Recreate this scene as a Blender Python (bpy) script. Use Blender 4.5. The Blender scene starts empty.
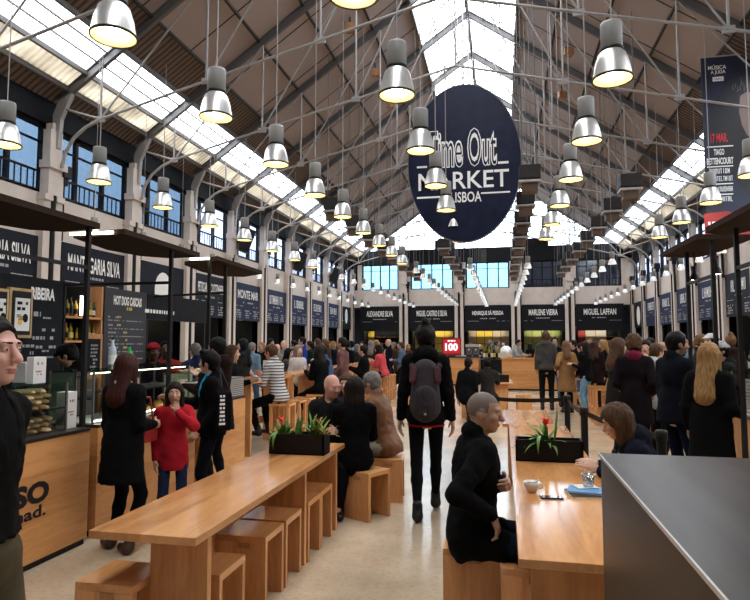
import bpy, math, random
import numpy as np
from mathutils import Vector, Matrix
random.seed(7)
sc = bpy.context.scene
col = sc.collection
PI = math.pi
# ------------------------------------------------------------------ camera
FPX = 600.0; EYE = 1.65
PITCH = math.atan(43/FPX); YAW = math.atan(128*math.cos(PITCH)/FPX)
cam = bpy.data.cameras.new('camera'); camo = bpy.data.objects.new('camera', cam); col.objects.link(camo)
camo.location = (0, 0, EYE); camo.rotation_euler = (PI/2+PITCH, 0, YAW)
cam.sensor_fit = 'HORIZONTAL'; cam.sensor_width = 36; cam.lens = 36*FPX/750; cam.clip_end = 200; cam.clip_start = .05
sc.camera = camo
def ray(px, py):
    cx = px-375; cy = 300-py
    fw = FPX*math.cos(PITCH)-cy*math.sin(PITCH); up = cy*math.cos(PITCH)+FPX*math.sin(PITCH)
    return cx*math.cos(YAW)-fw*math.sin(YAW), cx*math.sin(YAW)+fw*math.cos(YAW), up
def on_x(px, py, x): r = ray(px, py); s = x/r[0]; return x, r[1]*s, EYE+r[2]*s
def on_y(px, py, y): r = ray(px, py); s = y/r[1]; return r[0]*s, y, EYE+r[2]*s
def on_z(px, py, z): r = ray(px, py); s = (z-EYE)/r[2]; return r[0]*s, r[1]*s, z
# ------------------------------------------------------------------ objects
USED = {}
def tag(o, label=None, cat=None, group=None, kind=None):
    if label: o['label'] = label; USED[label] = USED.get(label, 0)+1
    if cat: o['category'] = cat
    if group: o['group'] = group
    if kind: o['kind'] = kind
    return o
def thing(name, label, cat, loc=(0, 0, 0), rz=0, group=None):
    o = bpy.data.objects.new(name, None); o.empty_display_size = .1; col.objects.link(o)
    o.location = loc; o.rotation_euler = (0, 0, rz)
    return tag(o, label, cat, group)
def wloc(o):
    v = Vector((0, 0, 0))
    while o is not None: v += o.location; o = o.parent
    return v
KIDS = {}
def link_mesh(name, me, parent=None):
    o = bpy.data.objects.new(name, me); col.objects.link(o)
    if parent is not None:
        o.parent = parent; KIDS.setdefault(parent.name, []).append(o)
    return o
def copy_tree(o, parent=None):
    c = o.copy(); col.objects.link(c)
    if parent is not None:
        c.parent = parent; KIDS.setdefault(parent.name, []).append(c)
    for ch in KIDS.get(o.name, []): copy_tree(ch, c)
    return c
ORD = ['nearest', 'second', 'third', 'fourth', 'fifth', 'sixth', 'seventh', 'eighth', 'ninth', 'tenth', 'eleventh', 'twelfth', 'thirteenth', 'fourteenth', 'fifteenth', 'sixteenth', 'seventeenth', 'eighteenth', 'nineteenth', 'twentieth', 'twenty-first', 'twenty-second', 'twenty-third', 'twenty-fourth']
class MB:
    def __init__(s): s.v = []; s.f = []; s.mi = []; s.sm = []
    def add(s, vs, fs, mi=0, smooth=False):
        b = len(s.v); s.v += [tuple(v) for v in vs]
        for f in fs: s.f.append(tuple(i+b for i in f)); s.mi.append(mi); s.sm.append(smooth)
        return s
    def box(s, x0, y0, z0, x1, y1, z1, mi=0):
        v = [(x0, y0, z0), (x1, y0, z0), (x1, y1, z0), (x0, y1, z0), (x0, y0, z1), (x1, y0, z1), (x1, y1, z1), (x0, y1, z1)]
        return s.add(v, [(0, 3, 2, 1), (4, 5, 6, 7), (0, 1, 5, 4), (1, 2, 6, 5), (2, 3, 7, 6), (3, 0, 4, 7)], mi)
    def cbox(s, c, d, rz=0, mi=0, M=None):
        M = M or Matrix.Rotation(rz, 3, 'Z'); c = Vector(c); a, b, e = d[0]/2, d[1]/2, d[2]/2
        v = [c+M @ Vector(q) for q in ((-a, -b, -e), (a, -b, -e), (a, b, -e), (-a, b, -e), (-a, -b, e), (a, -b, e), (a, b, e), (-a, b, e))]
        return s.add(v, [(0, 3, 2, 1), (4, 5, 6, 7), (0, 1, 5, 4), (1, 2, 6, 5), (2, 3, 7, 6), (3, 0, 4, 7)], mi)
    def beam(s, p, q, w, h, up=(0, 0, 1), mi=0):
        p = Vector(p); q = Vector(q); d = (q-p); L = d.length; d.normalize(); u = Vector(up); r = d.cross(u).normalized(); u = r.cross(d)
        M = Matrix((r, d, u)).transposed()
        return s.cbox((p+q)/2, (w, L, h), M=M, mi=mi)
    def tube(s, p, q, r, n=8, r2=None, mi=0, caps=True):
        p = Vector(p); q = Vector(q); d = (q-p).normalized(); a = d.orthogonal().normalized(); b = d.cross(a); r2 = r if r2 is None else r2
        v = []
        for c, rr in ((p, r), (q, r2)):
            for i in range(n): t = 2*PI*i/n; v.append(c+(a*math.cos(t)+b*math.sin(t))*rr)
        f = [(i, (i+1) % n, n+(i+1) % n, n+i) for i in range(n)]
        s.add(v, f, mi, True)
        if caps: s.add(v[:n], [tuple(range(n-1, -1, -1))], mi); s.add(v[n:], [tuple(range(n))], mi)
        return s
    def path(s, pts, r, n=8, mi=0):
        for a, b in zip(pts[:-1], pts[1:]): s.tube(a, b, r, n, mi=mi)
        return s
    def lathe(s, prof, c=(0, 0, 0), n=20, mi=0, smooth=True):
        v = []
        for r, z in prof:
            for i in range(n): t = 2*PI*i/n; v.append((c[0]+r*math.cos(t), c[1]+r*math.sin(t), c[2]+z))
        f = []
        for k in range(len(prof)-1):
            for i in range(n): f.append((k*n+i, k*n+(i+1) % n, (k+1)*n+(i+1) % n, (k+1)*n+i))
        return s.add(v, f, mi, smooth)
    def prism(s, poly, fn, d0, d1, mi=0):
        n = len(poly); v = [fn(a, b, d0) for a, b in poly]+[fn(a, b, d1) for a, b in poly]
        return s.add(v, [tuple(range(n-1, -1, -1)), tuple(range(n, 2*n))]+[(i, (i+1) % n, n+(i+1) % n, n+i) for i in range(n)], mi)
    def quad(s, a, b, c, d, mi=0): return s.add([a, b, c, d], [(0, 1, 2, 3)], mi)
    def build(s, name, m, parent=None, local=False, bevel=0, label=None, kind=None):
        me = bpy.data.meshes.new(name)
        off = wloc(parent) if (parent is not None and not local) else Vector((0, 0, 0))
        me.from_pydata([tuple(Vector(v)-off) for v in s.v], [], s.f)
        for mm in (m if isinstance(m, (list, tuple)) else [m]): me.materials.append(mm)
        me.polygons.foreach_set('material_index', s.mi); me.polygons.foreach_set('use_smooth', s.sm)
        me.update()
        o = link_mesh(name, me, parent)
        if bevel:
            b = o.modifiers.new('bevel', 'BEVEL'); b.width = bevel; b.segments = 2; b.limit_method = 'ANGLE'
        if label: o['label'] = label
        if kind: o['kind'] = kind
        return o
# ------------------------------------------------------------------ materials
MATS = {}
def mat(name, c, rough=.6, metal=0, noise=0, nscale=8, bump=0, stretch=(1, 1, 1), c2=None, spec=.5, emit=0, alpha=1):
    if name in MATS: return MATS[name]
    m = bpy.data.materials.new(name); m.use_nodes = True; nt = m.node_tree; b = nt.nodes['Principled BSDF']
    b.inputs['Base Color'].default_value = (*c, 1); b.inputs['Roughness'].default_value = rough; b.inputs['Metallic'].default_value = metal
    b.inputs['Specular IOR Level'].default_value = spec
    if emit: b.inputs['Emission Color'].default_value = (*c, 1); b.inputs['Emission Strength'].default_value = emit
    if noise or bump or c2:
        tc = nt.nodes.new('ShaderNodeTexCoord'); mp = nt.nodes.new('ShaderNodeMapping'); mp.inputs['Scale'].default_value = stretch
        nz = nt.nodes.new('ShaderNodeTexNoise'); nz.inputs['Scale'].default_value = nscale; nz.inputs['Detail'].default_value = 5
        nt.links.new(tc.outputs['Object'], mp.inputs['Vector']); nt.links.new(mp.outputs['Vector'], nz.inputs['Vector'])
        if noise or c2:
            c2 = c2 or tuple(x*(1-noise) for x in c)
            r = nt.nodes.new('ShaderNodeValToRGB'); r.color_ramp.elements[0].position = .32; r.color_ramp.elements[1].position = .68
            r.color_ramp.elements[0].color = (*c2, 1); r.color_ramp.elements[1].color = (*c, 1)
            nt.links.new(nz.outputs['Fac'], r.inputs['Fac']); nt.links.new(r.outputs['Color'], b.inputs['Base Color'])
        if bump:
            bp = nt.nodes.new('ShaderNodeBump'); bp.inputs['Strength'].default_value = bump; bp.inputs['Distance'].default_value = .01
            nt.links.new(nz.outputs['Fac'], bp.inputs['Height']); nt.links.new(bp.outputs['Normal'], b.inputs['Normal'])
    MATS[name] = m; return m
def wood(name, ca, cb, rough=.4, stretch=(1, 1, 1), plank=None):
    """grain: strongly stretched noise plus rings; plank = (axis, width) shifts the tone board by board"""
    m = bpy.data.materials.new(name); m.use_nodes = True; nt = m.node_tree; N = nt.nodes; L = nt.links; b = N['Principled BSDF']
    tc = N.new('ShaderNodeTexCoord'); mp = N.new('ShaderNodeMapping'); mp.inputs['Scale'].default_value = stretch
    L.new(tc.outputs['Object'], mp.inputs['Vector'])
    n1 = N.new('ShaderNodeTexNoise'); n1.inputs['Scale'].default_value = 3.0; n1.inputs['Detail'].default_value = 6; n1.inputs['Distortion'].default_value = .8
    n2 = N.new('ShaderNodeTexNoise'); n2.inputs['Scale'].default_value = 22; n2.inputs['Detail'].default_value = 3
    L.new(mp.outputs['Vector'], n1.inputs['Vector']); L.new(mp.outputs['Vector'], n2.inputs['Vector'])
    mix = N.new('ShaderNodeMath'); mix.operation = 'MULTIPLY_ADD'; L.new(n2.outputs['Fac'], mix.inputs[0]); mix.inputs[1].default_value = .35; L.new(n1.outputs['Fac'], mix.inputs[2])
    val = mix.outputs[0]
    if plank:
        sx = N.new('ShaderNodeSeparateXYZ'); L.new(tc.outputs['Object'], sx.inputs[0])
        dv = N.new('ShaderNodeMath'); dv.operation = 'DIVIDE'; L.new(sx.outputs[plank[0]], dv.inputs[0]); dv.inputs[1].default_value = plank[1]
        fl = N.new('ShaderNodeMath'); fl.operation = 'FLOOR'; L.new(dv.outputs[0], fl.inputs[0])
        wn = N.new('ShaderNodeTexWhiteNoise'); wn.noise_dimensions = '1D'; L.new(fl.outputs[0], wn.inputs['W'])
        ad = N.new('ShaderNodeMath'); ad.operation = 'MULTIPLY_ADD'; L.new(wn.outputs['Value'], ad.inputs[0]); ad.inputs[1].default_value = .3; L.new(val, ad.inputs[2]); val = ad.outputs[0]
    r = N.new('ShaderNodeValToRGB'); e = r.color_ramp.elements; e[0].position = .42; e[1].position = .95 if plank else .82
    e[0].color = (*cb, 1); e[1].color = (*ca, 1)
    L.new(val, r.inputs['Fac']); L.new(r.outputs['Color'], b.inputs['Base Color']); b.inputs['Roughness'].default_value = rough
    bp = N.new('ShaderNodeBump'); bp.inputs['Strength'].default_value = .08; bp.inputs['Distance'].default_value = .005
    L.new(n2.outputs['Fac'], bp.inputs['Height']); L.new(bp.outputs['Normal'], b.inputs['Normal'])
    MATS[name] = m; return m
def glass(name, tint, rough=.03, refl=.08):
    m = bpy.data.materials.new(name); m.use_nodes = True; nt = m.node_tree; N = nt.nodes; N.remove(N['Principled BSDF'])
    t = N.new('ShaderNodeBsdfTransparent'); t.inputs[0].default_value = (*tint, 1); g = N.new('ShaderNodeBsdfGlossy'); g.inputs['Roughness'].default_value = rough
    x = N.new('ShaderNodeMixShader'); x.inputs[0].default_value = refl
    nt.links.new(t.outputs[0], x.inputs[1]); nt.links.new(g.outputs[0], x.inputs[2]); nt.links.new(x.outputs[0], N['Material Output'].inputs[0])
    MATS[name] = m; return m
def glow(name, c, s):
    if name in MATS: return MATS[name]
    m = bpy.data.materials.new(name); m.use_nodes = True; N = m.node_tree.nodes; N.remove(N['Principled BSDF'])
    e = N.new('ShaderNodeEmission'); e.inputs[0].default_value = (*c, 1); e.inputs[1].default_value = s
    m.node_tree.links.new(e.outputs[0], N['Material Output'].inputs[0]); MATS[name] = m; return m
def corrugated(name, c, pitch, c2, trans=0):
    m = bpy.data.materials.new(name); m.use_nodes = True; nt = m.node_tree; N = nt.nodes; L = nt.links; b = N['Principled BSDF']
    tc = N.new('ShaderNodeTexCoord'); w = N.new('ShaderNodeTexWave'); w.bands_direction = 'Y'; w.inputs['Scale'].default_value = 1/pitch*.314
    L.new(tc.outputs['Object'], w.inputs['Vector'])
    nz = N.new('ShaderNodeTexNoise'); nz.inputs['Scale'].default_value = 1.3; L.new(tc.outputs['Object'], nz.inputs['Vector'])
    r = N.new('ShaderNodeValToRGB'); r.color_ramp.elements[0].color = (*c2, 1); r.color_ramp.elements[1].color = (*c, 1); r.color_ramp.elements[0].position = .1; r.color_ramp.elements[1].position = .6
    L.new(w.outputs['Fac'], r.inputs['Fac']); L.new(r.outputs['Color'], b.inputs['Base Color']); b.inputs['Roughness'].default_value = .7
    bp = N.new('ShaderNodeBump'); bp.inputs['Strength'].default_value = .6; bp.inputs['Distance'].default_value = .04
    L.new(w.outputs['Fac'], bp.inputs['Height']); L.new(bp.outputs['Normal'], b.inputs['Normal'])
    if trans:
        t = N.new('ShaderNodeBsdfTranslucent'); t.inputs[0].default_value = (*c, 1); x = N.new('ShaderNodeMixShader')
        r2 = N.new('ShaderNodeMath'); r2.operation = 'MULTIPLY'; L.new(nz.outputs['Fac'], r2.inputs[0]); r2.inputs[1].default_value = trans
        L.new(r2.outputs[0], x.inputs[0]); L.new(b.outputs[0], x.inputs[1]); L.new(t.outputs[0], x.inputs[2]); L.new(x.outputs[0], N['Material Output'].inputs[0])
    MATS[name] = m; return m
W_A, W_B = (.66, .325, .13), (.38, .16, .055)
M_table = wood('oak table top', (.68, .335, .13), (.37, .15, .05), .14, (2.2, .35, 2.2), plank=(0, .21))
M_wood = wood('oak panel', W_A, W_B, .45, (2.5, 2.5, .35))
M_woodh = wood('oak panel with lying grain', (.62, .295, .105), (.35, .14, .042), .45, (.5, .5, 3.2), plank=(2, .34))
M_woodd = wood('dark oak', (.42, .2, .08), (.22, .09, .03), .5, (2.5, 2.5, .35))  # darker oak tone for rails, shelves and speaker cases
M_black = mat('black metal', (.012, .011, .011), .5, spec=.2)
M_dark = mat('near black board', (.012, .013, .016), .6, noise=.3, spec=.12)
M_slate = mat('slate sign board', (.016, .018, .027), .6, noise=.25, spec=.12)
M_navy = mat('navy sign board', (.02, .027, .07), .6, noise=.2, spec=.15)
M_white = mat('white lettering', (.88, .87, .85), .6)
M_grey = mat('grey lettering', (.35, .35, .36), .6)
M_cream = mat('cream painted plaster', (.66, .575, .515), .75, noise=.12, nscale=3, bump=.05)
M_iron = mat('light grey painted steel', (.36, .34, .33), .5, noise=.15, nscale=4)
M_irond = mat('dark grey steel', (.11, .105, .105), .55)
M_roof = mat('brown roof boarding', (.38, .31, .29), .8, noise=.12, nscale=.5)
M_seam = mat('dark roof seam', (.03, .025, .022), .8)
M_corr = corrugated('brown corrugated sheet', (.17, .115, .085), .14, (.045, .03, .024))
M_ctrans = corrugated('translucent corrugated sheet', (.72, .68, .6), .14, (.3, .24, .18), trans=.75)
M_glass = glass('roof glass', (.97, .985, 1))
M_blueglass = glass('blue tinted window glass', (.2, .25, .3), .05, .12)
M_paleglass = glass('pale window glass', (.55, .58, .66), .05, .12)
M_case = glass('display case glass', (.9, .93, .92), .02, .1)
M_alu = mat('brushed aluminium', (.82, .82, .8), .34, .75, noise=.15, nscale=30, stretch=(1, 1, .2))
M_lampgrey = mat('grey lamp housing', (.27, .265, .25), .5)
M_gold = mat('gold reflector', (.84, .66, .32), .35, .0)
M_bulb = glow('lamp bulb', (1, .89, .64), 21)
M_bulbs = glow('small lamp bulb', (1, .95, .85), 22)
M_led = glow('warm strip light', (1, .88, .66), 9)
M_canopy = mat('brown canopy', (.035, .02, .014), .85, noise=.2, spec=.1)
M_paper = mat('white paper', (.75, .73, .7), .7)
M_steel = mat('brushed steel plate', (.19, .175, .165), .3, 1, noise=.45, nscale=2, stretch=(5, .3, 5))
M_steeld = mat('dark bronze panel', (.05, .04, .034), .38, .5, noise=.25, nscale=2)
M_leaf = mat('green leaf', (.1, .26, .04), .45, noise=.4, nscale=20)
M_leafy = mat('yellow green leaf', (.32, .32, .05), .5, noise=.4, nscale=20)
M_red = mat('red petal', (.75, .04, .02), .5)
M_soil = mat('soil', (.03, .02, .014), .9)
M_planter = mat('black planter', (.01, .008, .008), .6, spec=.15)
# ------------------------------------------------------------------ lettering
def text_geo(s, h, width=None, bold=.0, depth=.01, align='CENTER'):
    cu = bpy.data.curves.new('t', 'FONT'); cu.body = s; cu.size = 1; cu.offset = bold; cu.extrude = 0; cu.align_x = align; cu.resolution_u = 3
    o = bpy.data.objects.new('t', cu); col.objects.link(o); dg = bpy.context.evaluated_depsgraph_get(); me = bpy.data.meshes.new_from_object(o.evaluated_get(dg))
    v = np.array([x.co[:] for x in me.vertices]); f = [tuple(p.vertices) for p in me.polygons]
    bpy.data.objects.remove(o); bpy.data.curves.remove(cu); bpy.data.meshes.remove(me)
    lo, hi = v.min(0), v.max(0); v[:, 1] -= (lo[1]+hi[1])/2; v[:, 1] *= h/(hi[1]-lo[1])
    k = h/(hi[1]-lo[1]) if width is None else width/(hi[0]-lo[0])
    if align == 'CENTER': v[:, 0] -= (lo[0]+hi[0])/2
    v[:, 0] *= k
    return v, f
FR = {'L': lambda o, u, w, d: (o[0]+d, o[1]+u, o[2]+w), 'R': lambda o, u, w, d: (o[0]-d, o[1]-u, o[2]+w), 'B': lambda o, u, w, d: (o[0]+u, o[1]-d, o[2]+w)}
def put_text(mb, s, o, face, h, width=None, bold=0, d=.012, align='CENTER', mi=0):
    v, f = text_geo(s, h, width, bold, align=align); F = FR[face]
    mb.add([F(o, a[0], a[1], d) for a in v], f, mi); return mb
def put_bars(mb, o, face, w, h, rows=1, gap=1.9, dens=.8, d=.012, rnd=None, word=(.5, 2.2), mi=0):
    """illegible small print: rows of broken strokes"""
    R = rnd or random; F = FR[face]
    for r in range(rows):
        z = -r*h*gap; x = -w/2
        end = w/2*(1 if rows == 1 else R.uniform(.3, 1))
        while x < end:
            l = min(h*R.uniform(*word), end-x)
            if R.random() < dens: mb.quad(F(o, x, z-h/2, d), F(o, x+l, z-h/2, d), F(o, x+l, z+h/2, d), F(o, x, z+h/2, d), mi)
            x += l+h*.45
    return mb
def put_letters(mb, n, o, face, w, h, rnd, d=.012, mi=0):
    """tall condensed capitals too far off to read"""
    F = FR[face]; p = w/n
    for i in range(n):
        x = -w/2+i*p; lw = p*.26
        k = rnd.choice('HUIENLOTA')
        st = []
        if k in 'HUENLOA': st.append((x, -h/2, x+lw, h/2))
        if k in 'HUNOA': st.append((x+p*.55, -h/2, x+p*.55+lw, h/2))
        if k in 'IT': st.append((x+p*.28, -h/2, x+p*.28+lw, h/2))
        if k in 'ETOA': st.append((x, h/2-h*.13, x+p*.8, h/2))
        if k in 'EULO': st.append((x, -h/2, x+p*.8, -h/2+h*.13))
        if k in 'HEA': st.append((x, -h*.06, x+p*.7, h*.06))
        if k == 'N': st.append((x+p*.2, -h*.2, x+p*.6, h*.25))
        for a, b, c, e in st: mb.quad(F(o, a, b, d), F(o, c, b, d), F(o, c, e, d), F(o, a, e, d), mi)
    return mb
# ================================================================== SETTING
XL, XR, YF, YB = -9.0, 7.1, -5.0, 35.5
CX = (XL+XR)/2; HALF = CX-XL; EAVE = 6.6; SL = .7
def roofz(x): return EAVE+SL*(HALF-abs(x-CX))
COLY = [4.85+2.76*k for k in range(12)]
def struct(mb, name, m, **k): return tag(mb.build(name, m, **k), kind='structure')
def floor_mat():
    m = bpy.data.materials.new('polished concrete'); m.use_nodes = True; nt = m.node_tree; N = nt.nodes; L = nt.links; b = N['Principled BSDF']
    tc = N.new('ShaderNodeTexCoord')
    n1 = N.new('ShaderNodeTexNoise'); n1.inputs['Scale'].default_value = 1.1; n1.inputs['Detail'].default_value = 8; n1.inputs['Roughness'].default_value = .65
    n2 = N.new('ShaderNodeTexNoise'); n2.inputs['Scale'].default_value = 26; n2.inputs['Detail'].default_value = 4
    for n in (n1, n2): L.new(tc.outputs['Object'], n.inputs['Vector'])
    r = N.new('ShaderNodeValToRGB'); e = r.color_ramp.elements; e[0].position = .3; e[1].position = .7; e[0].color = (.4, .305, .205, 1); e[1].color = (.61, .495, .36, 1)
    r2 = N.new('ShaderNodeValToRGB'); e = r2.color_ramp.elements; e[0].position = .3; e[1].position = .5; e[0].color = (.62, .6, .56, 1); e[1].color = (1, 1, 1, 1)
    mx = N.new('ShaderNodeMixRGB'); mx.blend_type = 'MULTIPLY'; mx.inputs[0].default_value = .4
    L.new(n1.outputs['Fac'], r.inputs[0]); L.new(n2.outputs['Fac'], r2.inputs[0]); L.new(r.outputs[0], mx.inputs[1]); L.new(r2.outputs[0], mx.inputs[2]); L.new(mx.outputs[0], b.inputs['Base Color'])
    mr = N.new('ShaderNodeMapRange'); mr.inputs['To Min'].default_value = .09; mr.inputs['To Max'].default_value = .27; L.new(n1.outputs['Fac'], mr.inputs['Value']); L.new(mr.outputs[0], b.inputs['Roughness'])
    return m
struct(MB().box(XL-3, YF, -.15, XR+3, YB+3, 0), 'floor', floor_mat())
# ---- roof: every strip of the two slopes is a slab with its own covering
def slope(name, x0, x1, m, t=.06, y0=YF, y1=YB):
    mb = MB()
    for sgn in (-1, 1):
        a = CX+sgn*(HALF-(x0-XL)); b = CX+sgn*(HALF-(x1-XL))
        za, zb = roofz(a), roofz(b)
        v = [(a, y0, za), (b, y0, zb), (b, y1, zb), (a, y1, za), (a, y0, za+t), (b, y0, zb+t), (b, y1, zb+t), (a, y1, za+t)]
        mb.add(v, [(0, 1, 2, 3), (7, 6, 5, 4), (0, 4, 5, 1), (1, 5, 6, 2), (2, 6, 7, 3), (3, 7, 4, 0)])
    return mb.build(name, m, ceil)
ceil = bpy.data.objects.new('ceiling', None); col.objects.link(ceil); tag(ceil, kind='structure')
RE = -2.42
slope('eave_sheeting', XL-.3, -8.62, M_corr); slope('translucent_sheeting', -8.62, -8.2, M_ctrans, .01)
slope('side_skylight', -8.2, -7.49, M_glass, .012); slope('corrugated_sheeting', -7.49, -6.75, M_corr)
slope('roof_boarding', -6.75, RE, M_roof); slope('ridge_skylight', RE, CX, M_glass, .012)
mb = MB(); mg = MB(); ms = MB()
for sgn in (-1, 1):
    X = lambda x: CX+sgn*(HALF-(x-XL))
    for x in (-8.62, -8.2, -7.49):                                    # purlins edging the skylight
        mb.beam((X(x), YF, roofz(X(x))-.04), (X(x), YB, roofz(X(x))-.04), .06, .1)
    for x in (-7.95, -7.72): mg.beam((X(x), YF, roofz(X(x))-.01), (X(x), YB, roofz(X(x))-.01), .025, .04)
    for x in (-6.75, -5.65, -4.55, -3.45): ms.beam((X(x), YF, roofz(X(x))-.03), (X(x), YB, roofz(X(x))-.03), .05, .06)
    mb.beam((X(RE), YF, roofz(X(RE))-.06), (X(RE), YB, roofz(X(RE))-.06), .07, .12)
    for x in (-1.95, -1.45): mg.beam((X(x), YF, roofz(X(x))-.01), (X(x), YB, roofz(X(x))-.01), .03, .04)
    y = YF+.3
    while y < YB:                                                     # glazing bars and board seams down the slope
        mg.beam((X(RE), y, roofz(X(RE))-.01), (X(CX), y, roofz(CX)-.01), .025, .03)
        if round((y-YF-.3)/.92) % 2 == 0: ms.beam((X(-6.75), y, roofz(X(-6.75))-.004), (X(RE), y, roofz(X(RE))-.004), .03, .012)
        y += .92
mb.beam((CX, YF, roofz(CX)-.1), (CX, YB, roofz(CX)-.1), .1, .2)
mb.build('purlin', M_irond, ceil); mg.build('glazing_bar', M_irond, ceil); ms.build('board_seam', M_seam, ceil)
# ---- side walls
def side_wall(name, x, s):            # s = +1: the wall faces +X
    mb = MB(); B = lambda a, b: (min(a, b), max(a, b))
    x0, x1 = B(x, x-s*.3)
    mb.box(x0, YF, 3.75, x1, YB, 4.65); mb.box(x0, YF, 0, x1, COLY[0]-2.76, 3.75); mb.box(x0, YF, 4.65, x1, 2.1, 6.1)
    tx0, tx1 = B(x, x-s*.3); mb.box(tx0, YF, 6.1, tx1, YB, EAVE+.02, 1)
    struct(mb, name, [M_cream, M_dark])
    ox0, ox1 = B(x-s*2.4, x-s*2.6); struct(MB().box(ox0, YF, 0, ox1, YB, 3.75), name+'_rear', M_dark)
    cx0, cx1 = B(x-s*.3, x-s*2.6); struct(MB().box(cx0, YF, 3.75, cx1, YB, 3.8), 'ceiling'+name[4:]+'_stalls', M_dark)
side_wall('wall_left', XL, 1); side_wall('wall_right', XR, -1)
struct(MB().box(XL-2.6, YF-.2, 0, XR+2.6, YF, 12.3), 'wall_front', M_dark)
# ---- back wall with its window bays, dark band and glazed gable
BX = [-8.75, -5.75, -2.46, .78, 3.75, 6.9]
mb = MB(); mb.box(XL-.3, YB, 3.8, XR+.3, YB+.3, 4.85); mb.box(XL-.3, YB, 6.4, XR+.3, YB+.3, 7.25, 1)
mb.box(XL-2.6, YB+2.4, 0, XR+2.6, YB+2.6, 3.85, 1); mb.box(XL-2.6, YB+.3, 3.8, XR+2.6, YB+2.6, 3.9, 1)
mb.box(-9.3, YB, 4.85, BX[0]+.1, YB+.3, 6.4, 1); mb.box(XL-2.6, YB, 0, XL, YB+.3, 3.8, 1); mb.box(XR, YB, 0, XR+2.6, YB+.3, 3.8, 1)
mb.box(-3.9, YB-.02, 7.25, -2.7, YB+.1, 7.75, 1); mb.box(1.3, YB-.02, 7.25, 2.6, YB+.1, 7.7, 1)
for x in BX: mb.box(x-.36, YB+.02, 4.85, x+.36, YB+.28, 6.4)
mb.box(7.0, YB+.02, 4.85, 7.4, YB+.28, 6.4)
struct(mb, 'wall_back', [M_cream, M_dark])
g = MB(); fr = MB()
zt = lambda x: roofz(x)+.02
g.prism([(XL+.6, 7.25), (XR-.6, 7.25), (XR-.6, zt(XR-.6)), (CX, zt(CX)), (XL+.6, zt(XL+.6))], lambda a, b, d: (a, d, b), YB+.1, YB+.12)
gab = tag(g.build('window_21', M_glass), kind='structure')
for i in range(13):
    x = XL+.9+i*(XR-XL-1.8)/12; fr.box(x-.02, YB+.04, 7.25, x+.02, YB+.12, zt(x))
for z in (8.1, 9, 9.9, 10.8):
    w = HALF-(z-EAVE)/SL; fr.box(CX-w, YB+.04, z-.02, CX+w, YB+.12, z+.02)
for s in (-1, 1): fr.beam((CX+s*HALF, YB+.05, EAVE), (CX, YB+.05, zt(CX)), .1, .22)
fr.build('window_frame', M_irond, gab)
wn = [0]
def window(face, o, w, z0, z1, m, rail=True, panes=4):
    wn[0] += 1; F = FR[face]; q = lambda mb, u0, w0, u1, w1, d0, d1: mb.add([F(o, u, ww, d) for d in (d0, d1) for u, ww in ((u0, w0), (u1, w0), (u1, w1), (u0, w1))], [(0, 1, 2, 3), (7, 6, 5, 4), (0, 4, 5, 1), (1, 5, 6, 2), (2, 6, 7, 3), (3, 7, 4, 0)])
    f = MB(); h = w/2
    for u0, u1 in [(-h, -h+.1), (h-.1, h)]+[(-h+(i+1)*w/panes-.035, -h+(i+1)*w/panes+.035) for i in range(panes-1)]: q(f, u0, z0, u1, z1, -.2, -.1)
    q(f, -h, z0, h, z0+.06, -.2, -.1); q(f, -h, z1-.07, h, z1, -.2, -.1); q(f, -h, (z0*.25+z1*.75)-.015, h, (z0*.25+z1*.75)+.015, -.18, -.12)
    fo = tag(f.build('window_%d' % wn[0], M_black), kind='structure')
    p = MB(); q(p, -h+.05, z0, h-.05, z1, -.16, -.15); p.build('pane', m, fo)
    if rail:
        r = MB(); q(r, -h, z0+.42, h, z0+.46, -.08, -.04); q(r, -h, z0+.05, h, z0+.08, -.08, -.04)
        n = int(w/.16)
        for i in range(n+1): u = -h+i*w/n; q(r, u-.01, z0+.05, u+.01, z0+.42, -.07, -.05)
        r.build('railing', M_black, fo)
for k in range(-1, 11):
    y = COLY[0]+2.76*k+1.38
    window('L', (XL, y, 0), 2.72, 4.65, 6.1, M_blueglass if k < 4 else M_paleglass, True, 3)
for k in range(4, 11):
    y = COLY[k]+1.38; window('R', (XR, y, 0), 2.72, 4.65, 6.1, M_paleglass, True, 3)
wn[0] = 21
M_dkglass = glass('dark window glass', (.05, .06, .08), .1, .2); M_sky = glass('sky blue window glass', (.4, .62, .74), .05, .08)
for i in range(5):
    window('B', ((BX[i]+BX[i+1])/2, YB, 0), BX[i+1]-BX[i]-.7, 4.85, 6.4, M_sky if i < 3 else M_dkglass, i > 2, 4)
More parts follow.
